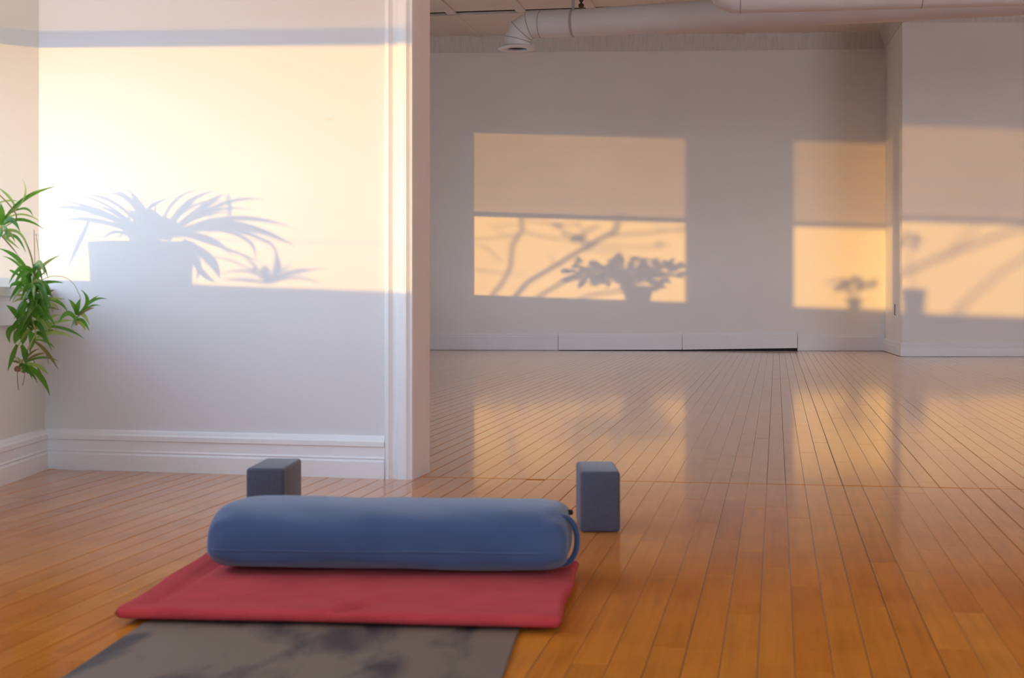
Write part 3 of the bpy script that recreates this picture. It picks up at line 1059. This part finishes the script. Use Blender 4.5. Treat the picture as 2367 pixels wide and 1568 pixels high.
# ------------------------------------------------------------------ trailing spider plant on the front sill
def strap_leaf(pts, width, mat, parent, org, side=None, n=9):
    a, b_, c_ = [Vector(p) - org for p in pts]
    bm = leaf_bm(a, b_, c_, width, n, side)
    return obj('leaf', bm, M[mat], parent, True)


ca = lambda x, y: (x / 6.03, 400 + y / 6.03)
cb_ = lambda x, y: (x / 5.6, 640 + y / 5.6)
# each plantlet: conv, depth, crown pixel, strokes ((x0,y0),(x1,y1),(x2,y2),width in crop px, material)
PL = [
    (ca, 6.03, 4.62, (10, 780), [
        ((40, 690), (330, 370), (765, 190), 52, 'leaf'), ((70, 640), (300, 385), (530, 230), 30, 'leafpale'), ((170, 560), (345, 320), (312, 85), 24, 'leafpale'),
        ((40, 670), (290, 575), (560, 675), 26, 'leafpale'), ((20, 740), (300, 650), (620, 790), 40, 'leaf'), ((30, 810), (255, 830), (400, 1060), 42, 'leafpale'),
        ((0, 850), (130, 940), (270, 1060), 30, 'leafpale'), ((0, 860), (120, 985), (270, 1170), 20, 'leafbrown'), ((15, 740), (25, 580), (10, 420), 75, 'leaf'),
        ((210, 480), (120, 330), (-60, 180), 36, 'leafpale'), ((-30, 420), (110, 385), (260, 395), 24, 'leafpale'), ((-10, 760), (-170, 560), (-330, 520), 55, 'leaf'),
        ((-10, 760), (-200, 700), (-380, 820), 45, 'leaf'), ((60, 620), (200, 520), (370, 510), 30, 'leafpale'), ((230, 520), (370, 500), (460, 600), 30, 'leaf')]),
    (ca, 6.03, 4.66, (450, 1500), [
        ((420, 1450), (240, 1190), (-20, 1050), 58, 'leaf'), ((400, 1470), (240, 1260), (40, 1160), 34, 'leaf'), ((390, 1510), (180, 1375), (-40, 1375), 32, 'leaf'),
        ((400, 1480), (310, 1400), (240, 1310), 40, 'leaf'), ((480, 1450), (610, 1280), (830, 1150), 40, 'leafpale'), ((520, 1470), (600, 1400), (660, 1350), 24, 'leaf'),
        ((500, 1540), (680, 1515), (880, 1535), 30, 'leaf'), ((430, 1540), (430, 1440), (470, 1330), 60, 'leaf'), ((500, 1540), (520, 1440), (560, 1380), 60, 'leaf'),
        ((430, 1530), (340, 1440), (300, 1400), 60, 'leaf'), ((440, 1560), (240, 1520), (90, 1580), 42, 'leaf'), ((400, 1440), (330, 1330), (180, 1200), 30, 'leafpale')]),
    (cb_, 5.6, 4.64, (420, 190), [
        ((330, 130), (190, 90), (50, 155), 44, 'leaf'), ((350, 160), (250, 160), (190, 205), 36, 'leaf'), ((500, 130), (650, 70), (810, 75), 30, 'leaf'),
        ((480, 190), (600, 195), (710, 165), 40, 'leafbrown'), ((480, 150), (560, 110), (640, 175), 36, 'leaf'), ((400, 210), (360, 120), (330, 40), 80, 'leaf'),
        ((440, 210), (470, 120), (480, 30), 80, 'leaf'), ((480, 260), (560, 230), (640, 230), 70, 'leaf')]),
    (cb_, 5.6, 4.62, (420, 280), [
        ((390, 250), (280, 235), (165, 240), 28, 'leafpale'), ((380, 280), (270, 285), (165, 330), 34, 'leafpale'), ((480, 295), (660, 285), (840, 285), 36, 'leafpale'),
        ((500, 285), (740, 320), (880, 465), 44, 'leaf'), ((540, 380), (670, 350), (770, 440), 34, 'leafpale'), ((430, 300), (520, 420), (450, 590), 105, 'leaf'),
        ((330, 310), (280, 420), (240, 580), 95, 'leaf'), ((250, 580), (185, 450), (75, 370), 62, 'leaf'), ((420, 300), (400, 430), (390, 560), 90, 'leaf'),
        ((500, 320), (560, 420), (600, 520), 60, 'leaf'), ((560, 400), (660, 400), (770, 430), 24, 'leafbrown')]),
    (cb_, 5.6, 4.62, (420, 620), [
        ((430, 630), (320, 585), (215, 610), 26, 'leafpale'), ((450, 620), (540, 560), (640, 490), 85, 'leaf'), ((560, 580), (680, 510), (790, 500), 32, 'leafpale'),
        ((560, 640), (760, 580), (970, 565), 36, 'leafpale'), ((560, 640), (850, 675), (1090, 805), 38, 'leaf'), ((450, 740), (600, 700), (700, 690), 32, 'leaf'),
        ((430, 820), (680, 720), (950, 790), 48, 'leafpale'), ((430, 820), (590, 835), (710, 930), 27, 'leaf'), ((430, 830), (590, 960), (760, 1210), 42, 'leafbrown'),
        ((260, 640), (120, 700), (65, 860), 72, 'leaf'), ((350, 690), (410, 810), (380, 970), 85, 'leaf'), ((330, 650), (230, 750), (190, 870), 105, 'leaf'),
        ((300, 660), (300, 770), (290, 880), 100, 'leaf'), ((560, 600), (620, 620), (660, 700), 60, 'leafpale')]),
    (cb_, 5.6, 4.60, (270, 1120), [
        ((220, 880), (165, 1020), (100, 1220), 58, 'leaf'), ((270, 890), (315, 990), (330, 1140), 75, 'leaf'), ((320, 1090), (400, 990), (510, 930), 28, 'leafbrown'),
        ((320, 1100), (450, 1020), (590, 985), 32, 'leafbrown'), ((320, 1120), (530, 1045), (755, 1090), 32, 'leaf'), ((330, 1130), (500, 1160), (630, 1275), 50, 'leafpale'),
        ((320, 1140), (520, 1300), (645, 1545), 78, 'leaf'), ((430, 1080), (520, 1240), (600, 1390), 20, 'leafbrown'), ((280, 1130), (200, 1100), (130, 1100), 30, 'leafbrown'),
        ((290, 1140), (250, 1080), (215, 1030), 34, 'leafpale')]),
    (cb_, 5.6, 4.52, (990, 580), [
        ((985, 575), (950, 520), (890, 500), 36, 'leafpale'), ((990, 590), (1065, 615), (1105, 700), 48, 'leafpale'), ((985, 490), (955, 380), (885, 290), 52, 'leaf'),
        ((995, 500), (1000, 390), (1045, 280), 62, 'leaf'), ((1000, 500), (1130, 330), (1050, 170), 46, 'leaf'), ((1010, 500), (1150, 335), (1280, 240), 32, 'leaf'),
        ((1020, 500), (1200, 310), (1385, 290), 32, 'leaf'), ((1040, 480), (1170, 380), (1300, 375), 27, 'leaf'), ((1010, 510), (1120, 430), (1220, 405), 34, 'leafbrown')]),
]
SX, SYc = -1.735, 4.31
plant_root = Vector((SX, SYc, SILL))
sp1 = tag(empty('spider_plant', plant_root), 'trailing spider plant with green plantlets hanging off the window sill at left', 'plant')
rnd = random.Random(11)
crowns = []
for conv, sc, Z, crown, strokes in PL:
    c0 = P(*conv(*crown), Z)
    crowns.append(c0)
    bm = bmesh.new()
    tube(bm, [c0 - plant_root + Vector((0, 0, -0.012)), c0 - plant_root, c0 - plant_root + Vector((0, 0, 0.012))], [0.003, 0.0065, 0.004], 7)
    pt = obj('plantlet', bm, M['runner'], sp1, True)
    for s in strokes:
        dz = rnd.uniform(-0.03, 0.03)
        # leaves stay in front of the wall and the sill
        pts = [P(*conv(*s[0]), Z), P(*conv(*s[1]), Z + dz * 0.6), P(*conv(*s[2]), Z + dz)]
        for p in pts:
            if p.x < -1.50 and p.z < 0.66: p.x = max(p.x, LX + 0.035)
        strap_leaf(pts, s[3] / sc / F * Z * 1.2, s[4], pt, plant_root, Vector((rnd.uniform(-0.4, 0.4), 1, rnd.uniform(-0.4, 0.4))))
    # shorter leaves that fill the crown, some towards the camera
    for k in range(16 if len(crowns) in (2, 3, 4, 5) else (7 if len(crowns) == 1 else 4)):
        a = rnd.uniform(-2.9, 2.9)
        ln_ = rnd.uniform(0.045, 0.085) * (0.7 if len(crowns) in (6, 7) else 1)
        lift = rnd.uniform(-0.3, 0.8)
        b0 = c0 + Vector((rnd.uniform(-0.008, 0.012), rnd.uniform(-0.01, 0.01), rnd.uniform(-0.03, 0.03)))
        dv = Vector((0.35 + 0.75 * math.cos(a), -0.55 * abs(math.sin(a)) - 0.1, 0)).normalized()
        p1_ = b0 + dv * ln_ * 0.5 + Vector((0, 0, lift * ln_ * 0.6))
        p2_ = b0 + dv * ln_ + Vector((0, 0, (lift - 0.9) * ln_ * 0.7))
        for p in (b0, p1_, p2_):
            if p.z < 0.66: p.x = max(p.x, LX + 0.04)
        strap_leaf((b0, p1_, p2_), rnd.uniform(0.011, 0.017), rnd.choice(('leaf', 'leaf', 'leaf', 'leafpale')), pt, plant_root, Vector((rnd.uniform(-0.5, 0.5), 1, rnd.uniform(-0.5, 0.5))))


def runner(pts, r, mat='runner', par=sp1, org=plant_root, name='runner'):
    bm = bmesh.new()
    V = [Vector(p) - org for p in pts]
    # smooth by Catmull-Rom
    out = []
    for i in range(len(V) - 1):
        p0, p1, p2, p3 = V[max(i - 1, 0)], V[i], V[i + 1], V[min(i + 2, len(V) - 1)]
        for k in range(6):
            t = k / 6
            out.append(0.5 * ((2 * p1) + (p2 - p0) * t + (2 * p0 - 5 * p1 + 4 * p2 - p3) * t * t + (3 * p1 - p0 - 3 * p2 + p3) * t ** 3))
    out.append(V[-1])
    tube(bm, out, r, 6)
    return obj(name, bm, M[mat], par, True)


top0 = Vector((SX + 0.06, SYc + 0.05, SILL + 0.17))
runner([top0, (SX + 0.16, SYc + 0.15, SILL + 0.30), (-1.50, 4.58, SILL + 0.22), crowns[0]], 0.0022)
runner([P(*ca(30, 800), 4.62), P(*ca(280, 850), 4.63), P(*ca(430, 1150), 4.65), P(*ca(480, 1480), 4.66), crowns[2], crowns[3]], 0.0026)
runner([P(*ca(475, 790), 4.65), P(*ca(482, 1100), 4.66), P(*ca(490, 1480), 4.66)], 0.0012)
runner([P(*ca(500, 850), 4.67), P(*ca(545, 1150), 4.67), P(*ca(560, 1400), 4.67)], 0.0010)
runner([P(*cb_(430, 300), 4.62), P(*cb_(400, 420), 4.61), P(*cb_(430, 600), 4.61), P(*cb_(460, 740), 4.61), P(*cb_(400, 860), 4.61), P(*cb_(300, 1080), 4.60), crowns[5]], 0.0030)
runner([P(*ca(590, 1490), 4.64), P(*ca(720, 1440), 4.60), P(*ca(900, 1455), 4.56), P(*cb_(950, 90), 4.54), P(*cb_(1010, 200), 4.52), P(*cb_(1040, 300), 4.52), crowns[6]], 0.0011)
for a, b_, c_ in (((230, 1200), (225, 1320), (240, 1470)), ((320, 1200), (315, 1310), (290, 1410)), ((240, 1190), (290, 1240), (340, 1235)), ((410, 900), (380, 1000), (300, 1090)),
                  ((215, 900), (190, 1000), (230, 1120)), ((600, 1000), (620, 1080), (630, 1130)), ((360, 960), (350, 1030), (250, 1120))):
    runner([P(*cb_(*a), 4.60), P(*cb_(*b_), 4.60), P(*cb_(*c_), 4.60)], 0.0011, 'root', name='root')
bm = bmesh.new()
lathe(bm, [(0.002, -0.009), (0.009, -0.006), (0.011, 0.0), (0.008, 0.007), (0.002, 0.010)], P(*cb_(230, 1195), 4.60) - plant_root, 9)
obj('root_clump', bm, M['root'], sp1, True)

# pot and crown of the plant, known from the shadow it throws on the partition
s1 = lambda x, y: near_pt(x / 2.8, 380 + y / 2.8)
T1 = Vector((0.45, -0.893))


def back_plane(p, c, T=T1):
    """sunbeam through p met with the vertical plane through c along T"""
    hd = Vector((SUN.x, SUN.y)); q = Vector((p.x - c.x, p.y - c.y))
    nrm = Vector((T.y, -T.x))
    k = q.dot(nrm) / hd.dot(nrm)
    return p - SUN * k


cA = plant_root
pl_ = back_plane(s1(625, 500), cA); pr_ = back_plane(s1(1200, 500), cA)
pc = (pl_ + pr_) * 0.5
pot_w = (pr_ - pl_).length * abs(T1.cross(Vector((SUN.x, SUN.y)).normalized()) if hasattr(T1, 'cross') else 0.9)
pot_w = ((pr_.xy - pl_.xy).length)
print('pot', [round(v, 3) for v in pc], round(pot_w, 3))
hwid = pot_w * 0.46
ztop = pc.z
bm = bmesh.new()
ang = math.atan2(T1.y, T1.x)
def sq(h, z): return [(pc.x - plant_root.x + (math.cos(ang) * a - math.sin(ang) * b_) * h, pc.y - plant_root.y + (math.sin(ang) * a + math.cos(ang) * b_) * h * 1.0, z) for a, b_ in ((-1, -.62), (1, -.62), (1, .62), (-1, .62))]
zz = ztop - SILL
lay = [sq(hwid * 0.95, 0.001), sq(hwid * 0.985, zz * 0.80), sq(hwid * 1.0, zz * 0.82), sq(hwid * 1.01, zz), sq(hwid * 0.92, zz), sq(hwid * 0.90, zz - 0.02)]
RG = [[bm.verts.new(q) for q in l] for l in lay]
for a, b_ in zip(RG, RG[1:]):
    for k in range(4): bm.faces.new((a[k], a[(k + 1) % 4], b_[(k + 1) % 4], b_[k]))
bm.faces.new(RG[0][::-1])
obj('planter', bm, M['pot'], sp1)
bm = bmesh.new()
prism(bm, [(q[0], q[1]) for q in sq(hwid * 0.91, 0)], zz - 0.03, zz - 0.018)
obj('soil', bm, M['soil'], sp1)
ST = [((980, 490), (690, 320), (360, 225), 26), ((980, 480), (740, 250), (540, 210), 24), ((980, 490), (620, 310), (340, 285), 36), ((980, 490), (650, 370), (400, 365), 32),
      ((980, 480), (770, 330), (620, 265), 24), ((980, 470), (830, 230), (690, 205), 26), ((980, 470), (860, 250), (730, 170), 28), ((585, 355), (515, 500), (440, 670), 34),
      ((1000, 490), (930, 330), (850, 195), 85), ((1030, 490), (960, 370), (890, 250), 100), ((1050, 490), (1020, 380), (960, 280), 100), ((1080, 490), (1080, 400), (1050, 330), 100),
      ((1000, 490), (940, 400), (830, 290), 80), ((960, 490), (880, 440), (820, 300), 40), ((900, 490), (820, 430), (770, 490), 26), ((1030, 470), (1120, 250), (1300, 165), 22),
      ((1050, 470), (1200, 260), (1400, 175), 32), ((1060, 450), (1180, 300), (1300, 200), 40), ((1080, 460), (1300, 290), (1450, 190), 50), ((1475, 190), (1492, 290), (1480, 390), 20),
      ((1100, 460), (1350, 310), (1620, 290), 26), ((1120, 450), (1430, 260), (1720, 230), 28), ((1120, 450), (1500, 350), (1900, 410), 38), ((1110, 460), (1500, 395), (1910, 530), 62),
      ((1120, 460), (1340, 480), (1510, 600), 46), ((1350, 420), (1600, 490), (1645, 640), 24), ((1450, 430), (1730, 500), (1790, 640), 20), ((1180, 500), (1350, 610), (1420, 740), 72),
      ((1200, 520), (1280, 630), (1270, 750), 46), ((1190, 510), (1300, 690), (1400, 760), 44), ((1210, 520), (1220, 640), (1240, 760), 24), ((1120, 470), (1110, 420), (1150, 340), 80),
      ((1250, 480), (1500, 560), (1700, 640), 18), ((1340, 440), (1600, 440), (1740, 560), 18), ((960, 470), (700, 270), (480, 200), 16), ((980, 480), (760, 350), (500, 330), 18), ((1000, 460), (900, 240), (780, 150), 18),
      ((1060, 460), (1250, 270), (1480, 250), 18), ((1090, 450), (1300, 340), (1540, 310), 18), ((1100, 470), (1420, 420), (1650, 480), 20), ((985, 485), (860, 400), (560, 380), 26), ((1450, 200), (1480, 280), (1440, 380), 14), ((1370, 280), (1360, 340), (1340, 380), 14)]
for a, b_, c_, w in ST:
    pts = [back_plane(s1(*q), cA) for q in (a, b_, c_)]
    off = rnd.uniform(-0.10, 0.24) if min(p.x for p in pts) > -1.78 else rnd.uniform(0.0, 0.2)
    pts[1] = pts[1] + SUN * off * 0.55                # lean towards or away from the glass
    pts[2] = pts[2] + SUN * off
    strap_leaf(pts, w / 2.8 / F * 4.95, 'leaf', sp1, plant_root, Vector((SUN.x, SUN.y, 0)))

# smaller rooted offshoot on the sill nearer the camera (seen by its shadow)
cB = Vector((-1.72, 3.30, SILL))
cpt = back_plane(s1(1745, 770), cB)
orgB = Vector((cpt.x, cpt.y, SILL))
sp2 = tag(empty('spider_plant', orgB), 'small rooted spider plant offshoot in a low dish further along the sill', 'plant')
bm = bmesh.new()
lathe(bm, [(0.045, 0.001), (0.060, 0.016), (0.064, 0.030), (0.058, 0.030), (0.052, 0.020)], (0, 0, 0), 20)
obj('dish', bm, M['pot'], sp2, True)
bm = bmesh.new()
lathe(bm, [(0.052, 0.018), (0.054, 0.026)], (0, 0, 0), 20)
obj('soil', bm, M['soil'], sp2)
for a, b_, c_, w in (((1745, 770), (1795, 660), (1772, 565), 55), ((1720, 760), (1580, 690), (1420, 720), 18), ((1760, 760), (1930, 700), (2128, 670), 20), ((1760, 770), (1940, 735), (2100, 795), 18),
                     ((1730, 760), (1640, 650), (1540, 570), 20), ((1740, 760), (1500, 625), (1320, 612), 14), ((1740, 770), (1680, 690), (1600, 685), 30), ((1740, 770), (1820, 690), (1900, 640), 22),
                     ((1740, 770), (1720, 690), (1690, 660), 60), ((1750, 770), (1840, 720), (1960, 700), 24), ((1740, 775), (1600, 750), (1430, 750), 26), ((1760, 770), (1880, 690), (2050, 690), 16)):
    pts = [back_plane(s1(*q), orgB) for q in (a, b_, c_)]
    off = rnd.uniform(-0.05, 0.15)
    pts[1] = pts[1] + SUN * off * 0.55
    pts[2] = pts[2] + SUN * off
    strap_leaf(pts, w / 2.8 / F * 4.9, 'leaf', sp2, orgB, Vector((SUN.x, SUN.y, 0)))

# ------------------------------------------------------------------ potted plants on the studio sills
T2 = Vector((0.55, -0.835))


def sill_pot(name, label, cpx, ptf, wpx, toppx, mat, square=False, blobs=(), nleaf=0, lsize=0.07, seed=0, sx=-1.75, group='potted plants on the studio sills'):
    base = back_x(ptf(cpx, toppx), sx)
    org = Vector((base.x, base.y, SILL))
    scale_w = ptf(cpx, toppx).y / F
    root = tag(empty(name, org), label, 'plant', group)
    hh = max(0.08, base.z - SILL)
    w = wpx * scale_w * 0.80 / 2
    bm = bmesh.new()
    if square:
        v = [(w * 0.8, 0.001), (w, hh * 0.92), (w * 1.06, hh * 0.92), (w * 1.06, hh), (w * 0.92, hh), (w * 0.88, hh - 0.03)]
        lathe(bm, [(r_ * 1.3, z) for r_, z in v], (0, 0, 0), 4)
    else:
        lathe(bm, [(w * 0.62, 0.001), (w * 0.86, hh * 0.8), (w, hh * 0.82), (w, hh), (w * 0.9, hh), (w * 0.86, hh - 0.03)], (0, 0, 0), 24)
    obj('pot', bm, M[mat], root)
    rnd = random.Random(seed)
    for (bx, by, rx, ry, cnt) in blobs:
        c = back_plane(ptf(bx, by), org, T2) - org
        sx_ = rx * scale_w; sz_ = ry * scale_w
        bm = bmesh.new()
        tube(bm, [(0, 0, hh - 0.04), (c.x * 0.5, c.y * 0.5, (hh + c.z) * 0.5), c], [0.006, 0.005, 0.003], 6)
        stem = obj('stem', bm, M['runner'], root, True)
        for k in range(cnt):
            a = rnd.uniform(0, 6.283); rr_ = math.sqrt(rnd.random()) * 0.9
            o = c + Vector((T2.x, T2.y, 0)) * (math.cos(a) * rr_ * sx_) + Vector((0, 0, math.sin(a) * rr_ * sz_)) + Vector((-T2.y, T2.x, 0)) * rnd.uniform(-0.05, 0.05)
            dr = Vector((T2.x, T2.y, 0)) * math.cos(a) + Vector((0, 0, 0.25 * math.sin(a) + rnd.uniform(-0.1, 0.25)))
            dr = dr.normalized() * lsize * rnd.uniform(0.7, 1.2)
            bm = leaf_bm(o, o + dr * 0.5 + Vector((0, 0, 0.006)), o + dr - Vector((0, 0, 0.01)), lsize * 0.42, 5, Vector((SUN.x, SUN.y, 0.3)), 0.2)
            obj('leaf', bm, M['leaf'], stem, True)
    return root


c6 = lambda x, y: (1080 + x / 4.552, 480 + y / 4.552)
sill_pot('potted_plant', 'bushy potted plant on the sill of the wide studio window', 1474, far_pt, 86, 662, 'terracotta', False,
         [(c6(1690, 650) + (46, 24, 80)), (c6(2060, 670) + (48, 20, 62)), (c6(1260, 720) + (52, 14, 44)), (c6(1500, 740) + (44, 16, 36)), (c6(1850, 770) + (46, 26, 64)), (c6(1230, 610) + (22, 7, 14))], 0, 0.095, 5)
sill_pot('potted_plant', 'small potted plant on the sill of the middle studio window', 1975, far_pt, 40, 690, 'terracotta', False,
         [(1972, 662, 22, 16, 34), (2000, 652, 16, 8, 12), (1940, 655, 14, 6, 8)], 0, 0.075, 8)
sill_pot('potted_plant', 'small leafy plant in a plain pot on the sill of the window by the partition', 2112, jog_pt, 56, 668, 'pot', True, [(2100, 560, 16, 26, 18)], 0, 0.07, 9)

# ------------------------------------------------------------------ outdoors: ground and a bare tree in the low sun
bm = bmesh.new()
box(bm, -120, OX - 0.3, -80, 100, -4.3, -4.0)
tag(obj('ground_outside', bm, M['ground']), 'open ground outside the window wall', kind='structure')
TX = -4.4
tr_base = back_x(far_pt(1130, 760), TX)
tree = tag(empty('bare_tree', (TX, tr_base.y, -4.0)), 'bare branching tree outside the studio windows', 'tree')
torg = Vector((TX, tr_base.y, -4.0))
wpm = 16.5 / F / 4.552
TR = [([(560, 60), (580, 240), (470, 400), (460, 620), (380, 780), (260, 930), (150, 1250)], 34), ([(1610, 60), (1560, 250), (1300, 380), (950, 600), (640, 780), (500, 940), (200, 1300)], 44),
      ([(1900, 640), (1500, 700), (1050, 760), (760, 930), (450, 1200)], 34), ([(1800, 850), (1560, 880), (1250, 930), (900, 1100), (500, 1300)], 26),
      ([(580, 250), (800, 310), (1100, 340), (1280, 390)], 15), ([(60, 335), (300, 320), (450, 310), (560, 280)], 10), ([(1460, 300), (1900, 270), (2300, 215)], 19),
      ([(1300, 400), (1600, 410), (1850, 430), (2100, 390)], 13), ([(570, 125), (800, 160), (1000, 180), (1200, 165)], 11), ([(90, 395), (200, 420), (360, 570)], 11),
      ([(980, 230), (1150, 330), (1290, 385)], 20), ([(1370, 190), (1260, 255), (1170, 320)], 22), ([(1950, 140), (2030, 235), (2290, 240)], 10), ([(240, 190), (380, 195), (520, 180)], 9),
      ([(270, 215), (400, 290), (560, 290)], 8), ([(850, 490), (940, 600)], 11), ([(1230, 455), (1600, 470), (1750, 540), (1950, 580)], 12), ([(80, 655), (350, 690), (620, 700)], 12),
      ([(1150, 170), (1200, 230), (1270, 245)], 12), ([(1000, 280), (1080, 290), (1190, 320)], 16)]
rnd = random.Random(21)
for pts, w in TR:
    q = []
    dx = rnd.uniform(-0.5, 0.5)
    for (x, y) in pts:
        q.append(back_x(far_pt(*c6(x, y)), TX + dx) - torg)
    bm = bmesh.new()
    tube(bm, q, [w * wpm * 0.5 * (1 if y < 950 else 1.4) for (x, y) in pts], 7)
    obj('branch', bm, M['bark'], tree, True)
for (x, y, rx, ry, cnt) in ((1190, 315, 60, 34, 16), (965, 175, 40, 12, 6), (2050, 370, 50, 30, 4), (1330, 385, 40, 30, 6)):
    for k in range(cnt):
        p = back_x(far_pt(*c6(x + rnd.uniform(-rx, rx), y + rnd.uniform(-ry, ry))), TX) - torg
        bm = leaf_bm(p, p + Vector((0, 0.03, -0.01)), p + Vector((0, 0.07, -0.03)), 0.035, 4, Vector((1, 0, 0.2)))
        obj('dry_leaf', bm, M['leafbrown'], tree, True)
bm = bmesh.new()
lo = [back_x(far_pt(*c6(x, y)), TX) - torg for (x, y) in ((150, 1250), (200, 1300), (450, 1200))]
tube(bm, [(0, 0, 0), (0, 0, 1.2), (lo[0].x, lo[0].y * 0.5, lo[0].z * 0.7), lo[0]], [0.16, 0.13, 0.10, 0.05], 10)
tube(bm, [(0, 0, 1.6), (lo[1].x, lo[1].y * 0.6, lo[1].z * 0.75), lo[1]], [0.10, 0.07, 0.045], 8)
tube(bm, [(0, 0, 1.8), (lo[2].x, lo[2].y * 0.6, lo[2].z * 0.8), lo[2]], [0.08, 0.06, 0.035], 8)
obj('trunk', bm, M['bark'], tree, True)
tb2 = back_x(jog_pt(2000, 700), TX)
tree2 = tag(empty('bare_tree', (TX, tb2.y, -4.0)), 'slim bare tree outside the window beside the partition', 'tree')
torg2 = Vector((TX, tb2.y, -4.0))
for pts, w in (([(2060, 640), (2120, 618), (2210, 580), (2367, 525), (2480, 480)], 9), ([(2180, 600), (2260, 520), (2340, 450)], 5), ([(2230, 700), (2300, 640), (2420, 560)], 7)):
    bm = bmesh.new()
    tube(bm, [back_x(jog_pt(x, y), TX) - torg2 for x, y in pts], w * 14.78 / F * 0.5, 7)
    obj('branch', bm, M['bark'], tree2, True)
bm = bmesh.new()
ends = [back_x(jog_pt(2060, 640), TX) - torg2, back_x(jog_pt(2230, 700), TX) - torg2, back_x(jog_pt(2180, 600), TX) - torg2]
tube(bm, [(0, 0, 0), (0, 0, 2), (ends[0].x, ends[0].y * 0.8, ends[0].z - 0.3), ends[0]], [0.1, 0.07, 0.04, 0.02], 8)
tube(bm, [(0, 0, 2.2), (ends[1].x, ends[1].y * 0.7, ends[1].z - 0.4), ends[1]], [0.06, 0.04, 0.016], 8)
obj('trunk', bm, M['bark'], tree2, True)
